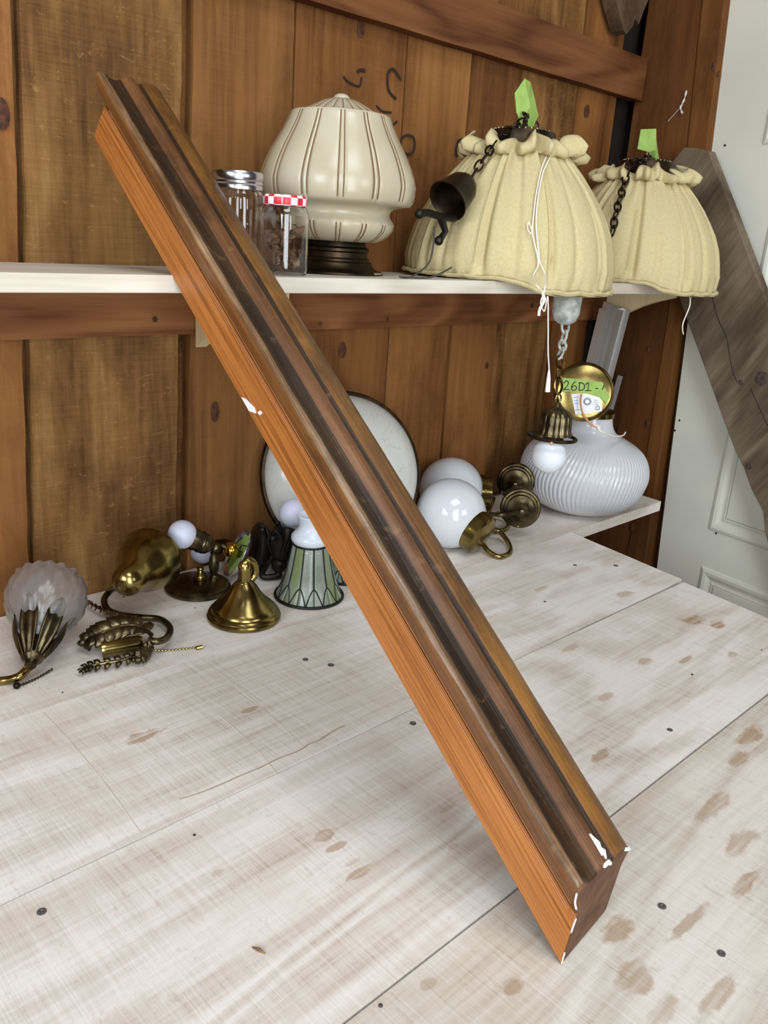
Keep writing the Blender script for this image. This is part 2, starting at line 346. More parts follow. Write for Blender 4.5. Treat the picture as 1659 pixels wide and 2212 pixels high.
def mark(bi, pts, r=.0019, closed=False):
    P = [at(u, v, YW-.0045) for u, v in pts]; mb = MB(); mb.tube(sp(P, 6, closed), r, 6, closed, flat=1)
    for i, p in enumerate(mb.v): mb.v[i] = V((p.x, YW-.0045+(p.y-YW+.0045)*.25, p.z))
    mb.build('crayon_mark', M['crayon'], bobj[bi+1])
mark(3, [(742, 165), (752, 176), (776, 186), (781, 166)]); mark(3, [(772, 155), (780, 151), (789, 153)], .0028)
mark(3, [(866, 172), (850, 150), (838, 160), (840, 195), (856, 214)], .0026); mark(3, [(813, 228), (826, 240), (846, 243)]); mark(3, [(830, 262), (846, 270), (858, 262)])
mark(4, [(881, 292), (895, 300), (894, 326), (880, 333), (868, 322), (868, 300)], .0022, True); mark(5, [(1002, 300), (990, 305), (985, 325), (988, 340)], .0026)
mark(6, [(1158, 262), (1164, 272), (1156, 280), (1150, 270)], .002, True)
# long rails nailed across the boards
def ragged_rail(x0, x1, y0, y1, z0, z1, name):
    mb = MB(); n = 70; vs = []; fs = []
    for i in range(n+1):
        x = x0+(x1-x0)*i/n; e = .0015*mnoise.noise(V((x*9, z0, 1))); g = .0015*mnoise.noise(V((x*9, z1, 2)))
        vs += [V((x, y0, z0+e)), V((x, y0, z1+g)), V((x, y1, z1+g)), V((x, y1, z0+e))]
    for i in range(n):
        for j in range(4): fs.append([i*4+j, i*4+(j+1) % 4, i*4+4+(j+1) % 4, i*4+4+j])
    fs += [[3, 2, 1, 0], [n*4, n*4+1, n*4+2, n*4+3]]
    o = mb.add(vs, fs).build(name, M['rail'], smooth=False); return struct(o)
o = ragged_rail(-.5, 2.0, 1.2, YW-.004, .4265, .509, 'trim_1'); o.color = (.86, .82, .78, 1)
o = ragged_rail(.3, 2.0, 1.208, YW-.004, .949, 1.041, 'trim_2'); o.color = (.60, .54, .47, 1)
kn = [(692, 700, .004), (1150, 660, .006), (838, 690, .004), (335, 690, .0045)]
for u, v, r in kn:
    P = at(u, v, 1.1985); mb = MB(); mb.lathe([(.0005, .001), (r*.6, .001), (r, 0)], Mx.Translation(P) @ Mx.Rotation(PI/2, 4, 'X'), 14, cap=False); mb.build('knot', M['knot'], bpy.data.objects['trim_1'])
# right-hand corner: post boards, dark outer wall, weathered brace end
XR = 2.01; XN = V((1, 0, 0)); XP = V((XR, 0, 0))
ed = [onpl(u, v, XP, XN) for u, v in [(1566, 0), (1527, 328), (1472, 679), (1423, 1000), (1395, 1212)]]
mid = [onpl(u, v, XP, XN) for u, v in [(1515, 0), (1481, 330), (1440, 690), (1392, 1000), (1350, 1212)]]
ext = lambda L_: [L_[0]+(L_[0]-L_[1])*(TOP-L_[0].z)/(L_[0].z-L_[1].z)]+L_+[L_[-1]+(L_[-1]-L_[-2])*(L_[-1].z-FLR)/(L_[-2].z-L_[-1].z)]
ed, mid = ext(ed), ext(mid)
wr = struct(MB().box((2.3, -2.2, FLR), (2.34, YW+.06, TOP)).build('wall_right', M['dark']))
tp = struct(MB().prism([V((XR+.004, YW-.001, TOP))]+[p+V((.004, .001, 0)) for p in mid]+[V((XR+.004, YW-.001, FLR))], (.08, 0, 0)).build('trim_3', M['post'], smooth=False, bevel=.003)); tp.color = (.58, .54, .49, 1)
tp = struct(MB().prism(mid+ed[::-1], (.07, 0, 0)).build('trim_4', M['post'], smooth=False, bevel=.004)); tp.color = (.74, .74, .62, 1)
for u, v, r in ((1524, 147, .005), (1541, 143, .009), (1552, 160, .006), (1335, 930, .008), (1398, 915, .01), (1400, 755, .006), (1365, 1138, .012)):
    P = onpl(u, v, XP-XN*.0012, XN); mb = MB(); mb.lathe([(.0005, .0008), (r*.5, .0008), (r*.8, -.0005)], Mx.Translation(P) @ Mx.Rotation(-PI/2, 4, 'Y') @ Mx.Diagonal((1.5, .7, 1, 1)), 12, cap=False); mb.build('knot', M['knot'], tp)
bz = [at(u, v, 1.19) for u, v in ((1322, -40), (1335, 20), (1348, 66), (1353, 74), (1366, 58), (1372, 40), (1380, 52), (1392, 20), (1404, -8), (1412, -40))]
o = struct(MB().prism(bz, (0, .035, 0)).build('trim_5', M['grey'], smooth=False)); o.color = (.6, .5, .42, 1)
# ------------------------------------------------------------------ white panelled door
DT = V((-.158, -1, 0)).normalized(); DN_ = V((-1, .158, 0)).normalized(); D0 = V((2.03, 1.0, 0))
dp = lambda u, v: onpl(u, v, D0, DN_)
e_ = ext([dp(u, v) for u, v in ((1573, 0), (1531, 328), (1484, 701), (1446, 1000), (1419, 1219))])
far = [p+DT*.72 for p in (e_[0], e_[-1])]
door = thing('door_1', 'white painted panelled door standing open beside the corner post', 'door', V((2.0, .8, FLR))); struct(door)
del door['category']; del door['label']
MB().prism(e_+far[::-1], -DN_*.035).build('slab', M['door'], door, smooth=False, bevel=.002)
def panel(pc, wd, z0, z1, up=True):   # moulding frame and raised field; pc = left-hand corner on the door face
    P = V((pc.x, pc.y, 0)); q = lambda t, z, h: P+DT*t+V((0, 0, z))+DN_*h
    prof = [(0, 0), (.003, .004), (.010, .0065), (.018, .005), (.026, .001), (.033, -.001), (.036, .002), (.040, .002)]
    mb = MB(); vs = []; fs = []
    for d, h in prof: vs += [q(d, z0+d, h), q(wd-d, z0+d, h), q(wd-d, z1-d, h), q(d, z1-d, h)]
    for j in range(len(prof)-1):
        for i in range(4): fs.append([j*4+i, j*4+(i+1) % 4, j*4+4+(i+1) % 4, j*4+4+i])
    mb.add(vs, fs).build('panel_moulding', M['door'], door, smooth=False)
    d = .0405; mb = MB()
    mb.hexa([q(d, z0+d, .0004), q(wd-d, z0+d, .0004), q(wd-d, z1-d, .0004), q(d, z1-d, .0004)], [q(d+.003, z0+d+.003, .0022), q(wd-d-.003, z0+d+.003, .0022), q(wd-d-.003, z1-d-.003, .0022), q(d+.003, z1-d-.003, .0022)])
    mb.build('panel', M['door'], door, smooth=False)
pa, pb = dp(1627, 416), dp(1530, 1143); pcn = dp(1517, 1222); pu = dp(1649, 313)
panel(pb, .30, pb.z, pa.z+.01); panel(pcn, .30, FLR+.15, pcn.z); panel(V((pa.x-.0, pa.y, 0)), .28, pu.z, TOP-.1)
for u, v, r in ((1566, 314, .003), (1533, 357, .002), (1468, 908, .003), (1458, 930, .003), (1541, 1105, .003), (1547, 1152, .003)):
    P = dp(u, v)+DN_*.0006; MB().sphere(P, r, 8, .3, DN_).build('paint_chip', M['ink'], door)
# ------------------------------------------------------------------ work bench of four planks
bench = thing('workbench', 'pale whitewashed workbench top of four wide rough sawn planks', 'workbench', BROOT)
TH = .025
def plank(pts, z=0.0, tint=(1, 1, 1)):
    o = MB().prism([V((x, y, z-TH)) for x, y in pts], (0, 0, TH)).build('plank', M['bench'], bench, smooth=False); o.color = (*tint, 1); return o
plank([(-.35, .9456), (1.533, .9456), (1.940, .947), (1.965, YW-.008), (-.35, YW-.008)], 0, (.90, .86, .83))
plank([(-.35, .652), (1.0, .6525), (1.486, .6555), (1.532, .9438), (-.35, .9442)], 0.0, (.94, .92, .90))
plank([(-.35, .3605), (1.428, .360), (1.4755, .646), (1.0, .6508), (-.35, .6506)], 0, (.92, .89, .865))
plank([(-.35, .06), (1.37, .06), (1.427, .3565), (-.35, .3585)], 0, (.83, .79, .74))
for x, y in ((-.25, .12), (1.28, .12), (-.25, 1.16), (1.85, 1.16), (1.35, .7)):
    MB().box((x-.04, y-.04, FLR), (x+.04, y+.04, -TH-.0005)).build('leg', M['rail'], bench, smooth=False, bevel=.003)
for y in (.2, .8, 1.1):
    MB().box((-.2, y-.02, -.115), (1.27 if y < 1 else 1.8, y+.02, -TH-.0005)).build('joist', M['dark'], bench, smooth=False)
for u, v, r in ((90, 1970, 10), (660, 1425, 6), (715, 1437, 7), (892, 1563, 7), (1430, 1958, 9), (1558, 2060, 9), (1447, 1577, 6), (1242, 1221, 4), (1330, 1222, 5), (822, 2173, 5), (1177, 1300, 3)):
    P = onz(u, v); r *= kk(P)
    s_ = MB().lathe([(.0003, .0003), (r*.35, .0003), (r*.45, .0011), (r, .0008), (r*1.05, -.0006)], Mx.Translation(P), 16, cap=False).build('screw', M['screw'], bench)
def sliver(u, v, L_, a, wd=.0012, m_='scrap', z=.0012):
    P = onz(u, v); d = V((math.cos(a), math.sin(a), 0)); return MB().tube([P-d*L_/2+V((0, 0, z)), P+V((0, 0, z*1.8)), P+d*L_/2+V((0, 0, z))], [wd*.3, wd, wd*.3], 6)
tag(sliver(559, 2055, .014, 1.9, .0016).build('wood_splinter', M['scrap'], loc=onz(559, 2055)), 'tiny curled wood splinter lying on the bench in front', 'splinter')
for u0, v0, u1, v1 in ((95, 1540, 305, 1800), (430, 1420, 662, 1618), (472, 1545, 600, 1672)):     # proud saw ridges across the plank
    P, Q = onz(u0, v0), onz(u1, v1); D = Q-P; S = V((-D.y, D.x, 0)).normalized()
    pts = [P+D*t+S*.004*math.sin(PI*t)+V((0, 0, -.0009)) for t in [i/10 for i in range(11)]]
    MB().tube(pts, .0014, 6).build('saw_ridge', M['shelf'], bench)
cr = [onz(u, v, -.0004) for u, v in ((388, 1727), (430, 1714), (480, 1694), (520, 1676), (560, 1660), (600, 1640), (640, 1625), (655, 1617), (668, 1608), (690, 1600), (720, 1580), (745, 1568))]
MB().tube(sp(cr, 3), .0011, 5).build('crack', plain('crack_shade_dirt', c(150, 132, 112), .9), bench)  # crack drawn as a tan line, its shade and dirt put into the colour
# ------------------------------------------------------------------ wall shelf and its brackets
SYF, TILT = .921, .025
def shz(y): return .5290+(YW-.003-y)*TILT
o = MB().hexa([V((-.5, SYF, shz(SYF)-.021)), V((1.99, SYF, shz(SYF)-.021)), V((1.99, YW-.006, shz(YW)-.0205)), V((-.5, YW-.006, shz(YW)-.0205))],
              [V((-.5, SYF, shz(SYF))), V((1.99, SYF, shz(SYF))), V((1.99, YW-.006, shz(YW))), V((-.5, YW-.006, shz(YW)))]).build('wall_shelf', M['shelf'], loc=V((.7, 1.1, .51)), smooth=False, bevel=.0015)
tag(o, 'long pale pine shelf board running along the plank wall', 'shelf')
def bracket(x, yf, zb, label):
    z1 = shz(1.1)-.0222; pts = [V((x, 1.198, zb)), V((x, 1.198, z1-.001)), V((x, yf, z1+.002)), V((x, yf, z1-.012))]
    for i in range(1, 6): t = i/6; pts.append(V((x, yf+(1.198-yf)*t, z1-.012+(zb-z1+.012)*t+.012*math.sin(PI*t))))
    tag(MB().prism(pts, (.02, 0, 0)).build('shelf_bracket', M['bracket'], loc=V((x, 1.19, zb)), smooth=False), label, 'bracket', 'pine brackets under the shelf')
bracket(.737, .98, .405, 'pale pine shelf bracket half hidden behind the leaning moulding')
bracket(1.955, 1.015, .41, 'pale pine shelf bracket beside the corner post under the right lampshade')
# ------------------------------------------------------------------ the leaning moulding
MT = onz(1212, 2083); MA = V((0, .7695, .6386)).normalized(); MN = V((0, -MA.z, MA.y)); MX_ = V((1, 0, 0))
LOW = [(0, 0), (0, .0485)]
ORANGE = [(0, 0), (-.0012, .02), (0, .0485)]
FACE = [(0, .0485), (.0028, .0490), (.0, .0515), (-.0055, .058), (-.0108, .067), (-.0138, .076), (-.0142, .0815), (-.0128, .0842), (-.0095, .085), (-.006, .0842), (-.002, .0822), (.003, .0785), (.009, .0757), (.015, .075), (.021, .0762), (.026, .0785), (.031, .0802), (.036, .0798), (.041, .0770), (.0445, .0725), (.047, .0700), (.050, .0696), (.054, .0712), (.060, .0722), (.068, .0708), (.077, .0672), (.085, .0630), (.0895, .0595), (.0905, .056), (.087, .052), (.083, .047)]
BACK = [(.083, .047), (.082, .02), (.081, .002), (.079, 0)]
def section(x, n, s, j):
    wob = 0
    if 6 <= j <= 12: wob = .0013*mnoise.noise(V((s*16, j*.35, 1)))+.0007*mnoise.noise(V((s*60, j, 5)))
    elif j > 12: wob = .0006*mnoise.noise(V((s*22, j*.4, 8)))
    return MT+MX_*x+MN*(n+wob)+MA*s
s0 = lambda x, n: .10*max(0, x)+.66*n
s1 = lambda x, n: 1.084+.28*max(0, x)-(.02*n if n < .05 else -.15*n)
moul = thing('wood_moulding', 'long worn varnished wood moulding with bright orange side leaning on the shelf', 'moulding', MT)
gr = math.atan2(MA.z, MA.y)
MO = wood('orange_pine_side', [(.3, c(104, 56, 20)), (.46, c(168, 102, 46)), (.6, c(188, 120, 60)), (.78, c(208, 148, 86))], (0, 1, 0), fine=150, stretch=42, ring=3, rough=.42, bump=.12, rotm=(-gr, 0, 0), tint=False, spec=.4, wts=(.75, .2, .05))
def strip(name, col0, col1, col2, rough=.44, wts=(.5, .4, .1)):
    return wood(name, [(.25, col0), (.48, col1), (.75, col2)], (0, 1, 0), fine=110, stretch=26, ring=4, rough=rough, bump=.5, rotm=(-gr, 0, 0), tint=False, spec=.4, coat=.08, wts=wts, blotch=(c(34, 22, 12), .78), flecks=(c(150, 112, 74), .22, 30))
MS = [strip('varnish_ochre_fillet', c(74, 44, 18), c(116, 72, 34), c(150, 100, 52)), strip('worn_ridge', c(52, 38, 28), c(100, 72, 48), c(178, 146, 112), rough=.2), strip('varnish_dark_cove', c(22, 15, 10), c(44, 30, 18), c(88, 58, 28), wts=(.45, .5, .05)),
      strip('varnish_brown_bead', c(54, 34, 18), c(100, 64, 36), c(140, 94, 54)), strip('varnish_dark_groove', c(26, 18, 11), c(48, 32, 20), c(76, 52, 28)), strip('varnish_alligatored_brown', c(40, 26, 13), c(108, 70, 30), c(168, 114, 48), wts=(.35, .6, .05)),
      plain('cut_end_wood', c(104, 70, 46), .75, col2=c(76, 50, 32), vscale=50)]
def sweep(prof, jo, zones=None, end=True):
    mb = MB(); n = 150; m_ = len(prof)
    vs = []; fs = []; mi = []
    for i in range(n+1):
        t = i/n
        for j, (x, nn) in enumerate(prof):
            a, b = s0(x, nn), s1(x, nn); s_ = a+(b-a)*t; vs.append(section(x, nn, s_, j+jo))
    for i in range(n):
        for j in range(m_-1): fs.append([i*m_+j, i*m_+j+1, (i+1)*m_+j+1, (i+1)*m_+j]); mi.append(zones(j) if zones else 0)
    mb.v = vs; mb.f = fs; mb.mi = mi; return mb
face = sweep(FACE+BACK[1:]+[(0.0006, .0006), (.0006, .0485)], 0, lambda j: 0 if j < 6 else 1 if j < 9 else 2 if j < 14 else 3 if j < 18 else 4 if j < 22 else 5)
m_ = len(FACE+BACK[1:])+2
face.f += [list(range(m_))[::-1], [150*m_+j for j in range(m_)]]; face.mi += [6, 6]
face.build('moulded_body', MS, moul, fix=False, sharp=60)
sd = sweep([(0.0004, 0.0002), (-.0006, .0008), (-.0014, .02), (-.0006, .0478), (.0004, .0484)], -50); sd.build('orange_side', MO, moul, fix=False)
for x, n in ((-.0016, .0448), (-.0012, .0468), (.0012, .0497)):     # pale worn lines along the joint
    mb = MB(); mb.tube([section(x, n, s0(x, n)+.01+(s1(x, n)-s0(x, n)-.02)*i/60, -50) for i in range(61)], [.0003+.0004*abs(mnoise.noise(V((i*.21, x*900, 2)))) for i in range(61)], 5)
    mb.build('worn_edge', plain('pale_worn_wood', c(206, 140, 92), .5), moul)
def flake(pts, j=0):
    mb = MB(); P = [onpl(u, v, MT+MX_*-.0022, MX_) for u, v in pts]; mb.prism(P, (.0016, 0, 0)).build('paint_chip', M['flake'], moul, smooth=False)
flake([(521, 858), (530, 862), (548, 880), (552, 893), (538, 888)]); flake([(556, 890), (562, 887), (566, 893), (560, 897)])
def endchip(pts, r=.0012):      # white paint along the broken lower end
    mb = MB(); P = [MT+MX_*x+MN*n+MA*(s0(x, n)-.0004) for x, n in pts]; mb.tube(sp(P, 4), r, 6).build('paint_chip', M['flake'], moul)
endchip([(-.0006, .002), (-.0008, .008), (-.001, .013)], .0007); endchip([(-.001, .034), (-.0008, .04), (0, .047)], .0008); endchip([(-.006, .06), (-.0125, .07), (-.0145, .079)], .0009); endchip([(.03, .079), (.038, .078), (.044, .073)], .0022); endchip([(.078, .066), (.088, .061)], .0018)
def topchip(x, n, s, L_, r):
    P = MT+MX_*x+MN*(n+.0006)+MA*s; MB().tube([P, P+MA*L_*.5+MX_*.002, P+MA*L_], [r*.4, r, r*.3], 6, flat=.5).build('paint_chip', M['flake'], moul)
topchip(.034, .0797, .062, .02, .0032); topchip(.036, .0788, .058, .012, .003)
# ------------------------------------------------------------------ small builders for the light fixtures
def upz(P, dz): return V((P.x, P.y, P.z+dz))
def chain(mbs, pts, L_, wd, r, parent, mat, name='chain_link'):
    """interlocking oval links laid along a path, one part per link"""
    P = sp(pts, 12); d = 0; acc = []; nxt = 0; out = []
    cum = [0]
    for a, b in zip(P, P[1:]): cum.append(cum[-1]+(b-a).length)
    def pos(s):
        for i in range(len(cum)-1):
            if cum[i+1] >= s: t = (s-cum[i])/max(1e-9, cum[i+1]-cum[i]); return P[i].lerp(P[i+1], t)
        return P[-1]
    step = L_-2*r*1.2; n = max(1, int(cum[-1]/step))
    for i in range(n):
        a, b = pos(i*step), pos(min(cum[-1], (i+1)*step)); ax = (b-a).normalized(); ce = (a+b)/2
        M_ = frame(ce, ax, up=V((0, -1, .3))) @ Mx.Rotation(PI/2*(i % 2)+.4, 4, 'Z')
        pts2 = []
        for q in range(14):
            t = 2*PI*q/14; pts2.append(M_ @ V((wd/2*math.cos(t), 0, L_/2*math.sin(t)*(1.0))))
        out.append(MB().tube(pts2, r, 6, True).build(name, mat[i] if isinstance(mat, list) and i < len(mat) else (mat[-1] if isinstance(mat, list) else mat), parent))
    return out
def beads(pts, r, gap):
    P = sp(pts, 16); mb = MB(); last = None
    for p in P:
        if last is None or (p-last).length >= gap: mb.sphere(p, r, 8); last = p
    mb.tube(P, r*.3, 5); return mb
def petal(base, ax, out, L_, W, prof, curl=.0, n=12, ridges=2, amp=.0):
    """leaf-shaped sheet growing along ax, leaning to out by prof(v), cupped around the axis"""
    ax = ax.normalized(); out = (out-ax*out.dot(ax)).normalized(); side = ax.cross(out)
    def fn(a, b):
        u = a*2-1; wv = W*(.34+.66*math.sin(PI/2*min(1, b/.6)))*(math.sqrt(max(.02, 1-((b-.72)/.28)**2)) if b > .72 else 1)
        o = prof(b)-curl*u*u*wv/W+amp*math.cos(u*PI*ridges)
        return base+ax*(L_*b)+out*o+side*(u*wv)
    return MB().grid(fn, 10, n)
# ------------------------------------------------------------------ cream glass lamp on the shelf
P = at(722, 578, 1.085); P.z = shz(1.085); k = kk(P)
L1 = thing('shade_light', 'cream ribbed onion shaped glass shade on a dark brass fitting on the shelf', 'light fixture', P)
fz = lambda v: (588-v)*k*1.03
bp_ = [(.0, 0), (104, 0), (106, 3), (104, 7), (92, 11), (84, 16), (80, 26), (74, 29), (74, 33), (70, 36), (69, 46), (73, 49), (73, 54), (66, 58), (64, 66), (78, 68), (78, 71), (.0, 71)]
MB().lathe([(r*k, z*k) for r, z in bp_], Mx.Translation(P), 56, cap=False).build('brass_fitting', M['bronze'], L1)
sh = [(60, 524), (86, 521), (100, 515), (112, 506), (120, 496), (122, 486), (119, 479), (114, 473), (112, 467), (114, 460), (122, 454), (136, 451), (152, 448), (158, 441), (161, 428), (162, 412), (158, 396), (151, 378), (140, 356), (128, 336), (117, 318), (109, 303), (104, 292), (102, 287), (99, 284)]
NR = 14
def rib(r, z, a, j):
    ph = (a*NR/(2*PI)) % 1; d = min(ph, 1-ph)
    lo = 0.012*math.exp(-((abs(d-.075))/.03)**2)
    bulge = .012*(1-(2*(ph-.5))**2) if 12 <= j else .006*(1-(2*(ph-.5))**2)
    if 6 <= j <= 11: return r, z
    return r*(1+bulge-lo*1.6+(.010 if d < .05 else 0)), z
MB().lathe([(r*k, fz(v)) for r, v in sh], Mx.Translation(P), 288, mod=rib, cap=False).build('glass_shade', M['cream'], L1, sharp=75)
lines = MB()
for i in range(NR):       # brown stain in the paired grooves
    for s_ in (-1, 1):
        a = 2*PI*(i+s_*.078)/NR
        for seg_ in (sh[13:24], sh[1:6]):
            pts = [P+V((r*k*math.cos(a)*1.0005, r*k*math.sin(a)*1.0005, fz(v))) for r, v in seg_]; lines.tube(sp(pts, 3), .0010, 5)
lines.build('groove_stain', M['creamline'], L1)
capm = lambda r, z, a, j: (r*(1+.02*math.cos(a*24)), z)
MB().lathe([(r*k, fz(v)) for r, v in ((90, 285), (78, 281), (66, 275), (54, 269), (40, 262), (26, 257), (16, 255))], Mx.Translation(P), 192, mod=capm).build('glass_cap', M['cream'], L1)
cl = MB()
for i in range(24):
    a = 2*PI*(i+.5)/24
    cl.tube([P+V((r*k*math.cos(a), r*k*math.sin(a), fz(v)+.0004)) for r, v in ((76, 281), (64, 275), (52, 269), (38, 262), (24, 257.5))], .0007, 5)
cl.build('groove_stain', M['creamline'], L1)
MB().lathe([(17*k, fz(257)), (17*k, fz(254)), (14*k, fz(250)), (8*k, fz(247)), (.0003, fz(246))], Mx.Translation(P), 24).build('finial', M['cream'], L1)
fl = MB()
fl.lathe([(100*k, .0075), (104*k, .0065), (105.5*k, .004)], Mx.Translation(P), 20, a0=-1.35, a1=-.35, cap=False); fl.build('worn_plating', M['tin'], L1)
# ------------------------------------------------------------------ jars
P = at(511, 590, 1.03); P.z = shz(1.03)+.0003; k = kk(P)
J1 = thing('mason_jar', 'tall clear quilted glass jar with screw lid beside the moulding', 'jar', P)
quilt = lambda r, z, a, j: (r*(1+.03*math.sin(a*8+z*150)*math.sin(a*8-z*150)), z)
jp = [(.001, .0006), (44, .0006), (50, .003), (53, .008)]
prof = [(r*k if r > 1 else r, z) for r, z in jp]+[(54*k, .012+i*.009) for i in range(9)]+[(53*k, .098), (50*k, .105), (47*k, .109), (47*k, .112)]
MB().lathe(prof, Mx.Translation(P), 96, mod=quilt, cap=False).build('glass_body', M['glass'], J1, solid=.0025)
MB().lathe([(50*k, .110), (53*k, .1105), (53*k, .114), (52*k, .116), (53.5*k, .118), (52*k, .121), (53.5*k, .123), (53.5*k, .131), (51*k, .1335), (.0005, .1335)], Mx.Translation(P), 56, cap=False).build('screw_lid', M['tin'], J1)
P = at(612, 592, .985); P.z = shz(.985)+.0003; k = kk(P)
J2 = thing('jam_jar', 'small faceted jar of brown scraps with red gingham lid', 'jar', P)
fac = lambda r, z, a, j: (r*(min(1.13, .97/max(.01, math.cos(((a+PI/8+.2) % (PI/2))-PI/4))) if 1 < j < 9 else 1), z)
MB().lathe([(.001, .0006), (36*k, .0008), (42*k, .003), (44*k, .01), (44*k, .03), (44*k, .055), (44*k, .078), (43*k, .083), (40*k, .088), (40*k, .092), (40*k, .095)], Mx.Translation(P), 64, mod=fac, cap=False).build('glass_body', M['glass'], J2, solid=.0025)
MB().lathe([(41*k, .092), (45*k, .0925), (46.5*k, .095), (46.5*k, .103), (44*k, .106), (.0005, .1065)], Mx.Translation(P), 48, cap=False).build('lid', M['gingham'], J2)
for i in range(34):
    a = random.random()*6.28; rr = .021*math.sqrt(random.random()); z = .008+.062*i/34; q = P+V((rr*math.cos(a), rr*math.sin(a), z)); d = V((random.uniform(-1, 1), random.uniform(-1, 1), random.uniform(-.5, .8))).normalized()*.012
    s_ = d.orthogonal().normalized()*random.uniform(.003, .007)
    MB().grid(lambda u, v: q+d*(u*2-1)*.6+s_*(v*2-1)+d.cross(s_).normalized()*.003*math.sin(u*5+v*3), 4, 3).build('scrap', M['scrap'], J2, solid=.0012)
# ------------------------------------------------------------------ two gathered muslin lampshades on the shelf
def muslin(Pb, Rb, Ht, label, tilt, capoff, tape, phase, small=False):
    k = kk(Pb); t = thing('fabric_lampshade', label, 'lampshade', Pb, 'gathered muslin lampshades')
    M0 = Mx.Translation(Pb) @ Mx.Rotation(tilt[0], 4, 'Y') @ Mx.Rotation(tilt[1], 4, 'X') @ Mx.Rotation(phase, 4, 'Z')
    NP = 10
    pf = [(.0005, .004), (.5, .003), (.9, .0015), (.975, .004), (1.0, .02), (1.008, .06), (1.0, .14), (.975, .24), (.935, .35), (.88, .46), (.80, .57), (.71, .68), (.61, .78), (.52, .86), (.46, .915), (.43, .94)]
    pf2 = []
    for a, b in zip(pf, pf[1:]): pf2 += [a, ((a[0]+b[0])/2, (a[1]+b[1])/2)]
    pf2.append(pf[-1])
    rnd = [mnoise.noise(V((i*3.7, phase, 0))) for i in range(400)]
    def mod(r, z, a, j):
        h = z; ph = (a*NP/(2*PI)); i = int(ph) % NP; q = ph-int(ph)
        if h < .01: return r*Rb, z*Ht
        flatten = math.cos(PI/NP)/math.cos((q-.5)*2*PI/NP)
        s_ = min(1, h/.1)
        dq = min(q, 1-q); hh = min(1, max(0, (h-.02)/.12)); fold = (.035*(1-(2*q-1)**4)-.085*math.exp(-((q-.12)/.05)**2)+.016*math.exp(-((q-.03)/.025)**2))*hh-.026*math.exp(-((q-.55+.2*rnd[i+50])/.05)**2)*hh
        wr_ = (.006+.02*max(0, h-.55)/.4+.010*max(0, .18-h)/.18)*mnoise.noise(V((math.cos(a)*9+phase, math.sin(a)*9, h*.9)))*1.3
        if h > .7: wr_ += .03*math.sin(a*34+2*rnd[i])*(h-.7)/.25
        if h < .14: wr_ += .008*math.sin(a*46+3*rnd[i+20])*(.14-h)/.14
        return r*Rb*(flatten*.5+.5-.02+fold+wr_), z*Ht
    def sag(mb, top_):      # the overhanging front of the closed bottom droops past the shelf edge
        for i, p in enumerate(mb.v):
            h = (p.z-Pb.z)/Ht; d = max(0, min(1, (SYF-.012-p.y)/.06))
            if h < top_ and d > 0: mb.v[i] = V((p.x, p.y, p.z-.019*d*d*(3-2*d)*(1-max(0, h)/top_)))
        return mb
    sag(MB().lathe(pf2, M0, 300, mod=mod, cap=False), .3).build('cloth', M['cloth'], t, sharp=80, fix=False)
    def ruf(r, z, a, j):
        wv = math.sin(a*15+1.6*math.sin(a*3+phase))+.6*math.sin(a*26+phase*2+math.sin(a*5)); am = (.0, .015, .04, .075, .1, .105, .1)[j]
        return Rb*(r+am*wv*.75), Ht*(z+(.026*math.sin(a*7+phase)+.03*math.cos(a*15+.8)+.02*mnoise.noise(V((a*3, phase, 0))))*(j/6))
    MB().lathe([(.43, .935), (.45, .925), (.50, .90), (.535, .92), (.53, .965), (.49, .99), (.455, 1.01)], M0, 260, mod=ruf, cap=False).build('ruffle', M['cloth'], t, solid=.002, sharp=80, fix=False)
    hem = lambda r, z, a, j: (Rb*(r+.004*math.sin(a*37)+.004*math.sin(a*61+1)-.005), Ht*(z*.8+.004*math.sin(a*23)))
    sag(MB().lathe([(.97, .012), (1.0, .016), (1.012, .03), (1.0, .042), (.98, .046)], M0, 240, mod=hem, cap=False), .3).build('hem', M['cloth'], t, solid=.0015, fix=False)
    # bronze cap
    MB().lathe([(.30*Rb, .96*Ht), (.31*Rb, 1.06*Ht), (.30*Rb, 1.085*Ht), (.22*Rb, 1.10*Ht), (.12*Rb, 1.115*Ht), (.05*Rb, 1.13*Ht), (.04*Rb, 1.15*Ht), (.0005, 1.15*Ht)], M0 @ Mx.Translation((capoff, 0, 0)), 40).build('top_cap', M['bronze'], t)
    rim = MB()
    for i in range(30): a = 2*PI*i/30; rim.sphere(M0 @ V((capoff+.26*Rb*math.cos(a), .26*Rb*math.sin(a), 1.095*Ht)), .0026, 6)
    rim.build('beaded_edge', M['antique'], t)
    top = M0 @ V((capoff, 0, 1.125*Ht))
    # folded strip of green tape and wires above the cap
    tp_ = [top+V((dx*k, 0, 0))+V((0, 0, dz*k)) for dx, dz in tape]
    ctr = sum(tp_, V((0, 0, 0)))/len(tp_); mb = MB(); vs = [ctr+V((0, -.010, 0))]+[p+V((0, .006*math.sin(i*2.1), 0)) for i, p in enumerate(tp_)]; n = len(tp_)
    mb.add(vs, [[0, 1+i, 1+(i+1) % n] for i in range(n)])
    vs = [ctr+V((.004, .012, .002))]+[p+V((0, .006*math.sin(i*2.1)+.001, 0)) for i, p in enumerate(tp_)]; mb.add(vs, [[0, 1+(i+1) % n, 1+i] for i in range(n)])
    mb.build('green_tape', M['tape'], t, smooth=False)
    for dx in (-.008, .007): MB().tube([top+V((dx*.6, 0, -.012)), top+V((dx, -.002, .012)), top+V((dx*1.6, 0, .024))], .0011, 6).build('wire', M['copper'], t)
    return t, M0, top, k
P1 = at(1094, 603, 1.025); P1.z = shz(1.0)+.001
lab1 = 'larger front muslin lampshade with white drawstring and dangling bronze canopy'
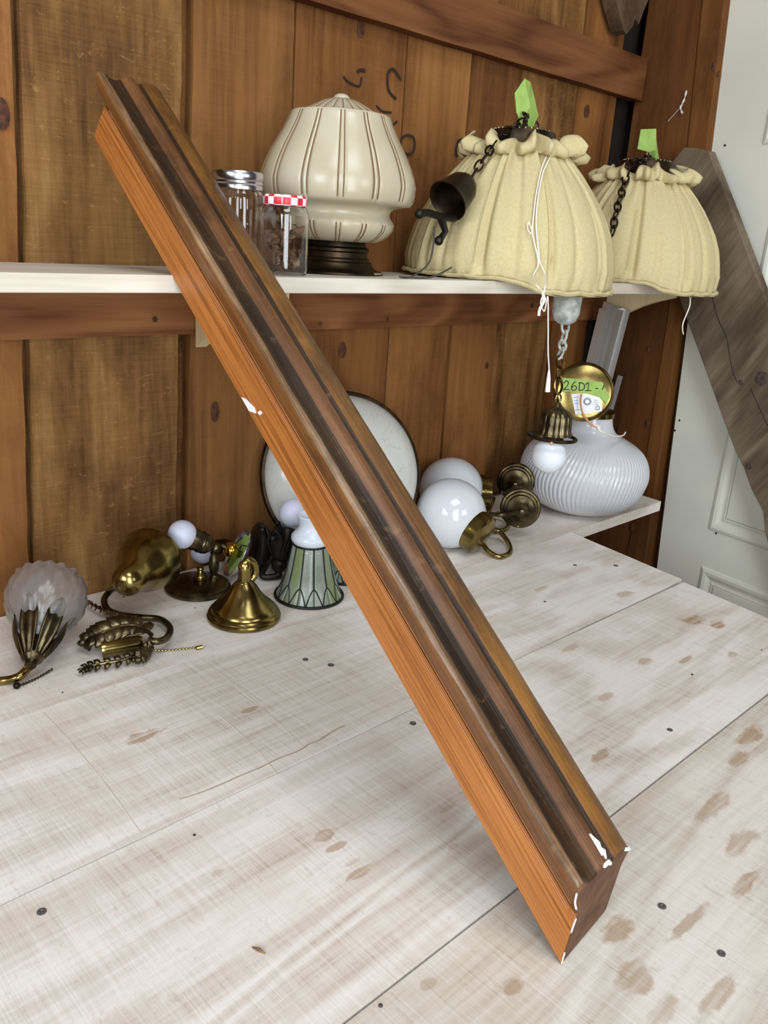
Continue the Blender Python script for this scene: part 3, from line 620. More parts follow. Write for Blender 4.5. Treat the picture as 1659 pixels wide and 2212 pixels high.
S1, M1, T1, k1 = muslin(P1, .198, .234, lab1, (0.0, 0.0), .0, [(-26, 24), (-30, 58), (-18, 86), (10, 84), (26, 74), (40, 26), (28, -8), (4, -12), (-14, 2)], .35)
lab2 = 'muslin lampshade nearest the grey board with a tuft of green tape'
P2 = at(1392, 600, 1.0); P2 = V((1.745, 1.02, shz(1.02)+.001))
S2, M2, T2, k2 = muslin(P2, .19, .228, lab2, (0.0, 0.0), .0, [(-44, 12), (-34, 50), (8, 56), (24, 38), (44, 20), (50, -14), (36, -32), (20, 0), (-8, 10)], 1.1)
# chain, canopy, bracket and wire of the front shade (it hangs over the left side)
RPF = [(1.0, 0), (1.0, .14), (.935, .35), (.80, .57), (.61, .78), (.46, .915), (.45, 1.1)]
def onS(u, v, Pc, Rb, Ht, gap):     # point where the sight line meets the shade, lifted off it by gap
    d = ray(u, v).normalized(); best = None; t = .8
    while t < 3:
        p = EYE+d*t; h = (p.z-Pc.z)/Ht; r = next((a[0]+(b[0]-a[0])*(h-a[1])/(b[1]-a[1]) for a, b in zip(RPF, RPF[1:]) if a[1] <= h <= b[1]), 1.0 if h < 0 else .45)*Rb*1.03
        e = math.hypot(p.x-Pc.x, p.y-Pc.y)-r-gap
        if best is None or e < best[0]: best = (e, p)
        if e < 0: return p
        t += .002
    return best[1]
def onshade(u, v, dy, Pc): return onS(u, v, Pc, .198, .234, dy)
ch_ = [onshade(1062, 318, .02, P1), onshade(1048, 340, .02, P1), onshade(1034, 358, .012, P1), onshade(1018, 384, .014, P1)]
chain(None, [T1+V((-.01, -.01, .02)), T1+V((-.035, -.03, .004)), ch_[0].lerp(T1, .4)+V((0, 0, .012))]+ch_, .021, .013, .0019, S1, M['bronze'])
cp0, cp1 = onshade(1012, 392, .030, P1), at(950, 450, onshade(1012, 392, .030, P1).y-.004); ca = (cp1-cp0)
can = MB().lathe([(.005, -.004), (.011, 0), (.020, .006), (.027, .018), (.030, .035), (.033, .056), (.036, .062), (.034, .0625), (.030, .056), (.027, .036), (.023, .02), (.01, .004), (.001, .003)], frame(cp0, ca), 40, cap=False).build('canopy', M['bronze'], S1)
br_ = MB(); yk = cp1.y-.012; A_, B_ = at(906, 462, yk), at(952, 468, yk); br_.tube(sp([A_, A_.lerp(B_, .4)+V((0, 0, .003)), B_, at(982, 472, yk)], 4), .006, 8); br_.tube([B_, at(962, 500, yk), at(950, 518, yk)], [.007, .0055, .006], 8)
br_.sphere(A_, .008, 12); br_.sphere(at(948, 520, yk), .0078, 12); br_.build('mounting_bracket', M['iron'], can)
wz = [at(938, 490, yk), at(936, 530, yk+.005), at(925, 570, yk+.01)]
e1 = at(890, 588, .955); e1.z = shz(.955)+.003; e2 = at(865, 590, .95); e2.z = shz(.95)+.003; e3 = at(930, 590, .94); e3.z = shz(.94)+.003; e4 = onshade(975, 578, .004, P1)
MB().tube(sp(wz+[e1, e2, e3, e4], 8), .0016, 6).build('wire', M['wire'], S1)
# knotted white drawstring
yS = P1.y-.198-.006
ds = [onS(u, v, P1, .198, .234, .004) if v < 600 else at(u, v, yS+d) for u, v, d in ((1180, 338, .085), (1168, 370, .05), (1158, 420, .03), (1152, 470, .015), (1150, 500, .008), (1156, 530, .002), (1163, 570, 0), (1152, 595, 0), (1158, 615, -.003), (1172, 632, -.006), (1172, 655, -.006))]
ds2 = [onS(u, v, P1, .198, .234, .004) if v < 600 else at(u, v, yS+d) for u, v, d in ((1188, 340, .085), (1172, 376, .05), (1162, 430, .028), (1158, 480, .012), (1163, 540, 0), (1166, 566, -.001), (1177, 590, -.001), (1178, 615, -.004), (1174, 634, -.006))]
tail = [at(u, v, yS-.006) for u, v in ((1174, 634), (1168, 655), (1176, 672), (1183, 640), (1184, 700), (1184, 760), (1186, 800), (1184, 836))]
loop = [onS(u, v, P1, .198, .234, .004) for u, v, d in ((1150, 500, .006), (1142, 480, .008), (1140, 495, .006), (1148, 506, .004))]
for q in (ds, ds2, tail, loop): MB().tube(sp(q, 6), .0011, 6).build('drawstring', M['string'], S1)
MB().tube([tail[-2], tail[-2].lerp(tail[-1], .5), tail[-1]+V((0, 0, -.008))], [.0016, .0034, .0045], 8).build('tassel', M['string'], S1)
MB().tube(sp([at(1172, 634, yS-.007), at(1176, 648, yS-.009), at(1166, 668, yS-.007), at(1164, 682, yS-.007)], 5), .0024, 6).build('knot', M['string'], S1)
# chain lying down the left side of the far shade, loose thread under it
c2 = [onS(u, v, P2, .19, .228, .012) for u, v in ((1362, 350), (1352, 385), (1342, 420), (1332, 455), (1325, 490), (1320, 520))]
chain(None, [T2+V((-.015, -.03, -.012))]+c2, .024, .015, .0022, S2, M['bronze'])
MB().tube(sp([at(1490, 634, P2.y-.17), at(1490, 660, P2.y-.17), at(1475, 700, P2.y-.172), at(1476, 722, P2.y-.17)], 8), .0012, 6).build('loose_thread', M['string'], S2)
# ------------------------------------------------------------------ small pendant hanging under the front shade
yc = .885; C0 = at(1226, 648, yc); k = kk(C0)
PD = thing('pendant_light', 'small pendant on chain with fluted brass husk and glossy white bulb', 'pendant light', C0)
zt = shz(SYF)-C0.z-.001; zt = P1.z-.009-C0.z
MB().lathe([(.006, -.044), (.012, -.042), (.02, -.036), (.0245, -.024), (.0255, -.006), (.026, zt-.012), (.031, zt-.008), (.031, zt), (.0005, zt)], Mx.Translation(C0), 32).build('canopy', M['plaster'], PD)
yb = .80
path = [at(1222, 693, yc), at(1219, 730, yc-.015), at(1210, 770, yc-.04), at(1208, 810, yc-.06), at(1204, 852, yb+.012)]
chain(None, path, .030, .015, .0024, PD, [M['plaster'], M['plaster'], M['plaster'], M['plaster'], M['brass']])
hk = at(1206, 862, yb); k = kk(hk)
MB().tube([hk+V((.008*math.cos(t*2*PI/14), 0, .008*math.sin(t*2*PI/14))) for t in range(14)], .0018, 6, True).build('ring', M['brass'], PD)
hp = at(1196, 940, yb); zz = lambda v: (hk.z-hp.z)*(940-v)/78
flu = lambda r, z, a, j: (r*(1+(.09*abs(math.cos(a*6.5))-.04 if 1 < j < 8 else 0)), z)
MB().lathe([(.004, zz(872)), (.006, zz(878)), (.012, zz(882)), (.021, zz(888)), (.026, zz(898)), (.027, zz(915)), (.0275, zz(930)), (.031, zz(937)), (.029, zz(938)), (.024, zz(930)), (.02, zz(900)), (.001, zz(892))], Mx.Translation(hp), 104, mod=flu, cap=False).build('husk', M['antique'], PD, sharp=70)
rc = at(1192, 944, yb); MB().tube([rc+V((.041*math.cos(t*PI/18), .041*math.sin(t*PI/18), -.002*math.cos(t*PI/18*1))) for t in range(36)], .0032, 8, True).build('gallery_ring', M['bronze'], PD)
MB().lathe([(.018, zz(930)), (.018, zz(955)), (.014, zz(962)), (.0005, zz(962))], Mx.Translation(hp), 20).build('socket', M['bronze'], PD)
bc = at(1186, 984, yb); rb_ = 38*kk(bc)
MB().sphere(bc, rb_, 40).build('bulb', M['bulbg'], PD)
MB().sphere(at(1191, 958, yb-.041), .0032, 10).build('set_screw', M['copper'], PD)
# ------------------------------------------------------------------ ribbed opal pendant globe with canopy, tape, sticker and wire
G = onz(1268, 1106); G = V((G.x+.008, 1.037, 0)); k = kk(G); RB = .158
RG = thing('ribbed_globe_light', 'big squat ribbed white glass globe with brass canopy and green tape', 'light fixture', V((G.x, G.y, 0)))
pr = [(.0005, .0008), (.05, .001), (.085, .006), (.118, .022), (.142, .048), (.154, .076), (.158, .100), (.154, .125), (.142, .148), (.122, .166), (.098, .180), (.076, .191), (.062, .202), (.055, .216), (.052, .232), (.051, .246)]
pr2 = sp([V((r, z, 0)) for r, z in pr], 5)
def swirl(r, z, a, j):
    am = max(0, min(1, (z-.01)/.03))*max(0, min(1, (.178-z)/.03)); sw = a+1.1*max(0, (.12-z))+.15*math.sin(z*18)
    return r*(1+.016*am*abs(math.sin(sw*42))-.008*am), z
MB().lathe([(p.x*.95, p.y*.97) for p in pr2], Mx.Translation(G), 760, mod=swirl, cap=False).build('glass_globe', M['ribbed'], RG, sharp=80, fix=False)
MB().lathe([(.050, .229), (.053, .231), (.053, .241), (.047, .245), (.001, .245)], Mx.Translation(G), 40).build('fitter', M['brass'], RG)
ce = at(1262, 846, G.y-.05); ax = (EYE-ce).normalized()*.8+V((-.1, -.2, .15)); Mc = frame(ce, ax)
can = MB().lathe([(.0005, .004), (.03, .004), (.055, .0025), (.062, 0), (.0645, -.004), (.0645, -.014), (.060, -.015), (.001, -.012)], Mc, 56, cap=False).build('canopy', M['brass'], RG)
q = lambda u, v, h=.0052: onpl(u, v, ce+ax.normalized()*h, ax)
def sheet(pts, h, name, mat, parent, bend=0): return MB().prism([q(u, v, h) for u, v in pts], ax.normalized()*.0008).build(name, mat, parent, smooth=False)
tape_ = sheet([(1213, 816), (1240, 818), (1270, 822), (1302, 826), (1306, 838), (1318, 857), (1310, 872), (1296, 858), (1270, 850), (1240, 846), (1212, 846)], .0056, 'green_tape', M['tape'], RG)
def stroke(pts): MB().tube(sp([q(u, v, .0066) for u, v in pts], 6), .0010, 5).build('handwriting', M['ink'], tape_)
stroke([(1218, 828), (1223, 823), (1228, 826), (1225, 834), (1217, 842), (1222, 841), (1230, 842)])                       # 2
stroke([(1243, 824), (1236, 832), (1235, 841), (1241, 843), (1246, 838), (1241, 833), (1236, 837)])                       # 6
stroke([(1252, 827), (1251, 843)]); stroke([(1250, 827), (1259, 828), (1263, 835), (1259, 842), (1250, 843)])             # D
stroke([(1265, 831), (1271, 827), (1270, 843)]); stroke([(1264, 844), (1271, 843.5), (1277, 844)])                        # 1
stroke([(1286, 839), (1292, 839)]); stroke([(1305, 832), (1301, 842)])                                                    # - 1
stk = sheet([(1234, 852), (1262, 850), (1294, 858), (1300, 874), (1300, 888), (1272, 893), (1243, 895)], .0050, 'paper_sticker', M['paper'], RG)
for a_, b_ in (((1238, 859), (1250, 857)), ((1239, 866), (1249, 865)), ((1240, 872), (1250, 871)), ((1283, 864), (1292, 866)), ((1282, 869), (1293, 871)), ((1283, 874), (1294, 875)), ((1243, 886), (1256, 884))):
    MB().tube([q(*a_, .0060), q(*b_, .0060)], .0006, 4).build('print_line', M['printing'], stk)
for u, v, r_2 in ((1268, 868, .0085), (1290, 882, .005)):
    MB().lathe([(r_2*.55, .0059), (r_2, .0059), (r_2, .0063), (r_2*.55, .0063), (r_2*.55, .0059)], frame(q(u, v, 0), ax), 20, cap=False).build('print_ring', M['printing'], stk)
wp = [(1256, 852, .018), (1254, 866, .026), (1258, 890, .03), (1272, 912, .03), (1288, 924, .03)]
MB().tube(sp([q(u, v, h) for u, v, h in wp], 8), .0022, 7).build('copper_wire', M['copper'], RG)
gp = lambda u, v, y: at(u, v, y)
MB().tube(sp([q(1288, 924, .03), gp(1300, 933, G.y-.12), gp(1325, 942, G.y-.105), gp(1345, 941, G.y-.085), gp(1351, 934, G.y-.075)], 6), .0017, 7).build('white_wire', M['string'], RG)
MB().tube(sp([q(1284, 922, .03), q(1290, 919, .034), q(1293, 926, .032), q(1287, 928, .03)], 5, True), .0016, 6, True).build('wire_twist', M['string'], RG)
# ------------------------------------------------------------------ aluminium channels standing in the corner
def channel(u0, v0, u1, v1, wd, dp_, y0, y1, label, dx=0):
    a, b = at(u0, v0, y0), at(u1, v1, y1); ax = (a-b).normalized(); bot = b-ax*((b.z-.002)/ax.z); L_ = (a-bot).length; t = .0016
    M_ = frame(bot, ax, up=V((0, -1, 0)))
    pts = [(-wd/2, -dp_/2), (wd/2, -dp_/2), (wd/2, dp_/2), (wd/2-t, dp_/2), (wd/2-t, -dp_/2+t), (-wd/2+t, -dp_/2+t), (-wd/2+t, dp_/2), (-wd/2, dp_/2)]
    o = MB().prism([M_ @ V((x, y, 0)) for x, y in pts], ax*L_).build('metal_channel', M['steel'], loc=bot, smooth=False); tag(o, label, 'metal channel', 'aluminium channels in the corner')
channel(1346, 668, 1304, 832, .034, .022, 1.130, 1.158, 'widest aluminium channel in the bundle standing behind the ribbed globe')
channel(1324, 660, 1284, 826, .009, .022, 1.130, 1.158, 'narrow aluminium channel next to the widest one in the corner bundle')
channel(1314, 654, 1276, 812, .008, .022, 1.130, 1.158, 'middle narrow aluminium channel of the corner bundle')
channel(1304, 668, 1268, 812, .008, .020, 1.130, 1.158, 'leftmost narrow aluminium channel of the corner bundle')
channel(1340, 812, 1316, 896, .007, .012, 1.14, 1.15, 'short thin aluminium strip right of the channel bundle')
# ------------------------------------------------------------------ grey barn board leaning on the door
GP = V((1.957, 1.0, 0)); GD = V((-.16, -1, 0)).normalized(); GN = V((-1, .16, 0)).normalized()
gb = [onpl(u, v, GP, GN) for u, v in ((1530, 326), (1505, 320), (1478, 318), (1466, 332))]
lft = [onpl(u, v, GP, GN) for u, v in ((1465, 638), (1490, 708), (1525, 803), (1560, 900), (1588, 975), (1606, 1010), (1622, 1055), (1648, 1105), (1652, 1150), (1659, 1175))]
rgt = [onpl(u, v, GP, GN) for u, v in ((1614, 543), (1575, 440))]
dl = (lft[-1]-lft[0]).normalized(); up_ = lft[0]-dl*.27
gl = lft[-1]+dl*((lft[-1].z-FLR)/-dl.z); gr2 = rgt[0]+dl*((rgt[0].z-FLR)/-dl.z)
poly = gb+[up_]+lft+[gl+V((0, 0, .001)), gr2+V((0, 0, .001))]+rgt
o = MB().prism(poly, -GN*.028).build('weathered_board', M['grey'], loc=V((1.93, .3, FLR)), smooth=False, bevel=.002)
tag(o, 'weathered grey barn board leaning diagonally in front of the white door', 'board')
for u, v, r in ((1645, 818, .017), (1600, 826, .006), (1618, 1006, .009)):
    MB().lathe([(.0005, .0012), (r*.4, .0014), (r*.75, .0008), (r, -.0005)], frame(onpl(u, v, GP+GN*.0004, GN), GN), 18, cap=False).build('knot', plain('grey_knot', c(52, 40, 34), .8, col2=c(84, 70, 60), vscale=160), o)
for pts in (((1537, 635), (1552, 690), (1570, 730), (1580, 790), (1592, 825)), ((1622, 840), (1640, 880), (1659, 920))):
    MB().tube(sp([onpl(u, v, GP-GN*.0003, GN) for u, v in pts], 4), .0011, 5).build('crack', M['ink'], o)
# ------------------------------------------------------------------ cobweb on the corner post
w0 = [onpl(u, v, XP-XN*.004, XN) for u, v in ((1483, 195), (1478, 215), (1470, 232), (1474, 245))]
cw = MB().tube(sp(w0, 5), [.0006+.0024*abs(math.sin(i*.8)) for i in range(16)], 6); cw.tube([onpl(1476, 225, XP-XN*.004, XN), onpl(1443, 262, XP-XN*.003, XN)], .0007, 4)
tag(cw.build('cobweb', M['web'], loc=w0[2]), 'wisp of white cobweb stuck to the corner post', 'cobweb')
# ------------------------------------------------------------------ white bowl shade leaning on the wall
bc_ = at(752, 985, 1.13); k = kk(bc_); RBW = .152
bax = V((-.42, -1, .30)).normalized()
bc_ = at(742, 985, 1.145); bc_.z = .1575
BW = thing('bowl_shade', 'large round white glass bowl shade with dark rim behind the moulding', 'lampshade', V((bc_.x, bc_.y, 0)))
MB().lathe([(RBW*math.cos(t*PI/2/14), .062*math.sin(t*PI/2/14)) if t < 14 else (.0006, .062) for t in range(15)], frame(bc_, bax), 72, cap=False).build('glass_bowl', M['marble'], BW, solid=.003)
MB().lathe([(RBW+.001, -.008), (RBW+.007, -.007), (RBW+.009, 0), (RBW+.006, .005), (RBW-.002, .006), (RBW-.006, -.004), (RBW+.001, -.008)], frame(bc_, bax), 72, cap=False).build('rim', M['bronze'], BW)
# ------------------------------------------------------------------ two globe wall lights lying on the bench
def globe_sconce(gc, R_, fd, cen, cax, arm, loop, label):
    t = thing('globe_sconce', label, 'wall light', V((gc.x, gc.y, 0)), 'round globe wall lights on the bench')
    MB().sphere(gc, R_, 56).build('glass_globe', M['opal'], t)
    fd = fd.normalized(); fd.z = max(fd.z, -.33); fd = fd.normalized(); Mf = frame(gc+fd*R_*.80, fd)
    f_o = MB().lathe([(R_*.58, -.004), (R_*.60, -.003), (R_*.60, R_*.34), (R_*.57, R_*.37), (R_*.53, R_*.39), (R_*.35, R_*.43), (R_*.2, R_*.47), (.0005, R_*.48)], Mf, 48).build('fitter', M['brass'], t)
    for a in (.6, 2.7, 4.8): MB().sphere(Mf @ V((R_*.61*math.cos(a), R_*.61*math.sin(a), R_*.12)), .0028, 10).build('thumb_screw', M['gold'], f_o)
    MB().tube(sp(loop, 8), .0052, 10).build('arm', M['brass'], t)
    MB().tube(sp(arm, 8), .0050, 10).build('arm', M['antique'], t)
    r = .043
    MB().lathe([(r*.9, -.004), (r, 0), (r*1.0, .003), (r*.93, .006), (r*.86, .007), (r*.80, .011), (r*.72, .0125), (r*.66, .017), (r*.56, .019), (r*.45, .021), (r*.32, .025), (r*.22, .03), (r*.14, .033), (r*.1, .046), (.0005, .047)], frame(cen, cax), 48).build('wall_plate', M['antique'], t, sharp=22)
    for a in (.5, 2.6, 4.7): MB().sphere(frame(cen, cax) @ V((r*.9*math.cos(a), r*.9*math.sin(a), .007)), .0022, 8).build('screw', M['gold'], t)
    return t
gA = onz(967, 1180); R_ = 75*kk(gA); gA = V((gA.x, gA.y, R_+.0005))
dyA = gA.y
cenA = at(1124, 1097, dyA-.055); cenA.z = max(cenA.z, .045)
globe_sconce(gA, R_, at(1022, 1157, dyA-.055)-gA, cenA, V((-.72, -.62, .12)), [at(1044, 1128, dyA-.03), at(1058, 1112, dyA-.03), at(1085, 1112, dyA-.04), cenA+V((-.72, -.62, .12)).normalized()*.036],
             [onz(1044, 1176, .018), onz(1056, 1192, .010), onz(1080, 1203, .0055), onz(1102, 1193, .006), onz(1098, 1172, .011), onz(1078, 1148, .022), onz(1058, 1142, .03)], 'front white glass globe wall light lying on the bench with brass fitter')
gB = V((gA.x+.115, 1.158, R_*.98+.0005)); 
gBp = at(974, 1060, 1.155); gB = V((gBp.x, 1.155, R_+.0005))
cenB = at(1114, 1040, 1.085); cenB.z = max(cenB.z, .046)
globe_sconce(gB, R_*1.0, V((.8, -.5, -.12)), cenB, V((-.75, -.55, .1)), [gB+V((.07, -.04, .0)), at(1058, 1070, 1.1), at(1085, 1062, 1.1), cenB+V((-.75, -.55, .1)).normalized()*.036],
             [gB+V((.085, -.055, -.02)), onz(1050, 1138, .012), onz(1080, 1147, .0055), onz(1098, 1137, .006), onz(1090, 1118, .012), onz(1072, 1108, .02)], 'rear white glass globe wall light touching the plank wall')
# ------------------------------------------------------------------ leaded glass bell shades with white collars
def leaded(P, S, label, collar=True, tape=False):
    t = thing('leaded_shade', label, 'lampshade', P, 'leaded glass bell shades')
    bell = [(.0565, .0015), (.054, .006), (.049, .016), (.0445, .028), (.0405, .042), (.037, .058), (.034, .072), (.0315, .086), (.030, .095)]
    bell = [(r*S, z*S) for r, z in bell]; Mb = Mx.Translation(P); NP = 12
    for i in range(NP):
        a0 = 2*PI*i/NP
        MB().lathe(bell, Mb, 6, a0=a0+.01, a1=a0+2*PI/NP-.01, cap=False).build('pane', M['paneb'] if i % 3 == 0 else M['pane'], t, solid=.0015)
    ld = MB(); pt = lambda r, z, a: P+V((r*math.cos(a), r*math.sin(a), z))
    rr = lambda z: next((bell[j][0]+(bell[j+1][0]-bell[j][0])*(z-bell[j][1])/(bell[j+1][1]-bell[j][1]) for j in range(len(bell)-1) if bell[j][1] <= z <= bell[j+1][1]), bell[-1][0])
    for i in range(NP):
        a = 2*PI*i/NP
        ld.tube([pt(rr(z)+.0006, z, a) for z in [S*(.030+.065*q/8) for q in range(9)]], .0013, 6)
        for s_ in (-1, 1):      # each line forks into the scalloped arches of the lower edge
            ld.tube([pt(rr(z)+.0006, z, a+s_*PI/NP*((S*.030-z)/(S*.030-.003)) ** .6) for z in [S*.030+(.003-S*.030)*q/8 for q in range(9)]], .0012, 6)
    ld.build('lead_lines', M['lead'], t)
    MB().tube([pt(bell[0][0]+.0005, .0026, 2*PI*i/48) for i in range(48)], .0026, 8, True).build('lower_rim', M['lead'], t)
    MB().tube([pt(bell[-1][0], bell[-1][1], 2*PI*i/36) for i in range(36)], .0018, 8, True).build('upper_rim', M['lead'], t)
    if collar:
        z0 = bell[-1][1]
        MB().lathe([(.022*S, z0+.0005), (.030*S, z0+.002), (.0335*S, z0+.008), (.033*S, z0+.014), (.028*S, z0+.020), (.0225*S, z0+.026), (.021*S, z0+.032), (.022*S, z0+.040), (.025*S, z0+.049), (.0235*S, z0+.0505), (.018*S, z0+.045), (.0005, z0+.043)], Mb, 40).build('white_collar', M['porc'], t)
    if tape:
        a = -2.28; MB().grid(lambda u, v: pt(rr(S*(.028+.04*v))-.003+.0002, S*(.028+.04*v), a-.25+.35*u*(1-.4*v)+.2*v), 4, 4).build('green_tape', M['tape'], t, solid=.0006)
    return t
PL = onz(664, 1300); PL = V((PL.x+.018, PL.y+.018, 0.0005)); 
leaded(PL, 1.02, 'leaded green glass bell shade with white collar standing beside the moulding', tape=True)
PL2 = V((PL.x+.108, PL.y+.03, .0005))
leaded(PL2, .8, 'second leaded glass bell shade mostly hidden behind the moulding', collar=False)
# ------------------------------------------------------------------ iron wall light with curled tulip holder
tb = at(604, 1224, 1.105); tb.z = max(.03, tb.z); k = kk(tb)
IR = thing('iron_sconce', 'black iron wall light with curled tulip holder behind the leaded shade', 'wall light', V((tb.x, tb.y, 0)))
axi = (at(630, 1122, 1.105)-tb).normalized()
for i in range(6):
    a = 2*PI*i/6+.3; out = V((math.cos(a), math.sin(a), 0))
    pf = lambda v: .006+.026*math.sin(min(1, v*1.15)*PI*.62)+(.016*max(0, v-.72)/.28)
    petal(tb, axi, out, .062, .0125, pf, curl=.002).build('petal', M['iron'], IR, solid=.0018)
    e = tb+axi*.06+out*.046
    MB().sphere(e, .0055, 12).build('curl', M['iron'], IR)
MB().lathe([(.004, -.018), (.012, -.012), (.016, 0), (.012, .006), (.010, .03), (.013, .045), (.013, .066), (.0005, .067)], frame(tb, axi), 24).build('cup', M['iron'], IR)
MB().sphere(tb+axi*.094, .0255, 32).build('bulb', M['bulb'], IR)
dc = at(556, 1232, 1.165); dc = V((dc.x, 1.150, .047))
arm = [tb-axi*.016, tb+V((-.006, -.005, -.021)), V((tb.x-.03, tb.y+.01, .009)), dc.lerp(tb, .35)+V((0, 0, -.016)), dc+V((.028, -.012, -.010))]
MB().tube(sp(arm, 8), .0058, 10).build('arm', M['iron'], IR)
MB().lathe([(.040, -.016), (.045, -.012), (.045, -.008), (.038, .004), (.025, .014), (.014, .022), (.008, .028), (.0005, .029)], frame(dc, V((1, -.45, -.15))), 40).build('wall_plate', M['iron'], IR)
# ------------------------------------------------------------------ bell canopy with a hook
P = onz(527, 1334); P = V((P.x, P.y, .0004)); k = kk(P)
BC = thing('brass_canopy', 'domed polished brass canopy with hook loop at the front of the fixtures', 'canopy', P)
cpx = [(76, 0), (79, 3), (79, 8), (76, 11), (77, 14), (74, 19), (70, 21), (69, 25), (62, 32), (52, 41), (42, 51), (34, 62), (28, 72), (22, 80), (18, 84)]
MB().lathe([(r*k, z*k) for r, z in cpx], Mx.Translation(P), 64).build('dome', M['brass'], BC)
MB().lathe([(18*k, 83*k), (17*k, 86*k), (14*k, 88*k), (13*k, 110*k), (13.5*k, 122*k), (10*k, 128*k), (.0005, 129*k)], Mx.Translation(P), 28).build('neck', M['brass'], BC)
MB().tube(sp([upz(P, 122*k)+V((-.002, 0, 0)), upz(P, 131*k)+V((.004, -.001, 0)), upz(P, 126*k)+V((.013, -.003, 0)), upz(P, 112*k)+V((.018, -.004, 0)), upz(P, 96*k)+V((.017, -.004, 0)), upz(P, 86*k)+V((.011, -.003, 0))], 6), .0058, 10).build('hook', M['brass'], BC)
# ------------------------------------------------------------------ swivel wall light: flat base, stem, socket and bulb
P = onz(428, 1272); P = V((P.x, P.y, .0004)); k = kk(P)
SW = thing('swivel_sconce', 'brass swivel wall light lying on its round base with frosted white bulb', 'wall light', P)
MB().lathe([(68*k, 0), (70*k, 2*k), (70*k, 6*k), (66*k, 9*k), (67*k, 12*k), (62*k, 15*k), (58*k, 16*k), (40*k, 20*k), (20*k, 22*k), (.0005, 22.5*k)], Mx.Translation(P), 56).build('base', M['antique'], SW)
kp = P+V((.002, -.004, 21*k)); MB().lathe([(12*k, 0), (14*k, 6*k), (12*k, 14*k), (7*k, 19*k), (6*k, 24*k), (8*k, 27*k), (7*k, 30*k), (.0004, 31*k)], Mx.Translation(kp), 24).build('finial', M['brass'], SW)
sp0 = V((P.x+.024, P.y-.012, 20*k)); st_ = upz(sp0, 62*k)
MB().lathe([(9*k, 0), (9*k, 8*k), (6*k, 11*k), (8*k, 16*k), (11*k, 30*k), (10*k, 48*k), (7*k, 58*k), (8*k, 63*k), (.0004, 64*k)], Mx.Translation(sp0), 20).build('stem', M['antique'], SW)
j1 = V((sp0.x+.003, sp0.y, 92*k)); MB().tube([st_, j1], 6*k, 10).build('knuckle', M['antique'], SW); 
kb = MB().sphere(j1, 12*k, 16).build('swivel_ball', M['antique'], SW)
so = at(398, 1156, j1.y+.01); sx = (so-j1).normalized()
MB().lathe([(8*k, 0), (10*k, 10*k), (16*k, 16*k), (21*k, 22*k), (23*k, 30*k), (22*k, 36*k), (24*k, 38*k), (24*k, 40*k), (22*k, 42*k), (22*k, 50*k), (24*k, 52*k), (24*k, 70*k), (23*k, 72*k), (20*k, 72*k), (.0005, 64*k)], frame(j1, sx), 36).build('socket', M['antique'], SW)
MB().sphere(j1+sx*(84*k), 30*k, 36).build('bulb', M['bulb'], SW)
# twin fixture lying on its side: upturned canopy with tape inside
dcx = at(512, 1206, P.y+.005); nrm = (.9*(-.87*r_ - .48*d_) - .42*f_).normalized(); dcx.z = max(dcx.z, .0465)
TW = thing('tipped_sconce', 'brass wall light tipped on edge showing green tape inside its canopy', 'wall light', V((dcx.x, dcx.y, 0)))
Md = frame(dcx, nrm); r = .0455
MB().lathe([(.0005, -.012), (r*.4, -.0115), (r*.75, -.010), (r*.93, -.006), (r, 0), (r*1.0, .002), (r*.96, .0015), (r*.9, -.0035), (r*.72, -.0075), (.0005, -.009)], Md, 52, cap=False).build('canopy', M['tin'], TW)
MB().lathe([(r*.15, -.0082), (r*.5, -.0078), (r*.82, -.0048), (r*.84, -.0040), (r*.5, -.0068), (r*.15, -.0074)], Md, 40, cap=False, mod=lambda a_, z, an, j: (a_*(1+.06*math.sin(an*9)), z+.0008*math.sin(an*7+a_*300))).build('green_tape', M['tape'], TW)
MB().sphere(Md @ V((0, 0, .012)), .0145, 28).build('brass_ball', M['gold'], TW)
MB().lathe([(.006, -.008), (.006, .03), (.004, .034), (.0004, .035)], Md, 16).build('threaded_nipple', M['antique'], TW)
for a in (.6, 2.2, 3.9): MB().tube(sp([Md @ V((.008*math.cos(a), .008*math.sin(a), 0)), Md @ V((.022*math.cos(a+.4), .022*math.sin(a+.4), .004)), Md @ V((.034*math.cos(a+.2), .034*math.sin(a+.2), -.001))], 5), .0011, 5).build('wire', M['ink'], TW)
b2 = at(438, 1190, P.y+.085); b2.z = max(b2.z, .026)
s2 = b2.lerp(dcx-nrm*.012, .5)
MB().tube(sp([dcx-nrm*.011, dcx-nrm*.02+V((0, .02, 0)), V((b2.x+.045, b2.y+.0, b2.z+.002)), b2+V((.024, 0, 0))], 8), [.005]*12+[.012]*8+[.014]*5, 12).build('socket_arm', M['antique'], TW)
MB().sphere(b2, 29*k, 32).build('bulb', M['bulb'], TW)
# ------------------------------------------------------------------ bell sconce with S arm and acanthus leaves
tip = at(263, 1266, 1.075); rcn = at(322, 1210, 1.135); rcn.z = max(rcn.z, .052)
AC = thing('leaf_sconce', 'brass wall light with bell canopy, curved arm and cast acanthus leaves', 'wall light', V((tip.x, tip.y, 0)))
k = kk(tip); bx = (rcn-tip); Lb = bx.length
prb = [(8, 0), (14, .01), (24, .03), (34, .10), (40, .20), (43, .30), (46, .38), (54, .48), (64, .58), (72, .70), (76, .82), (79, .92), (81, .985), (80, 1.0), (76, .99), (70, .72)]
MB().lathe([(r*k*.92, z*Lb*1.12) for r, z in prb], frame(tip, bx), 56, cap=False).build('bell_canopy', M['brass'], AC)
MB().lathe([(11*k, -4*k), (12*k, 0), (9*k, 3*k), (.0005, 3*k)], frame(tip, bx), 24).build('collar', M['brass'], AC)
def tz(u, v, z): return onz(u, v, z)
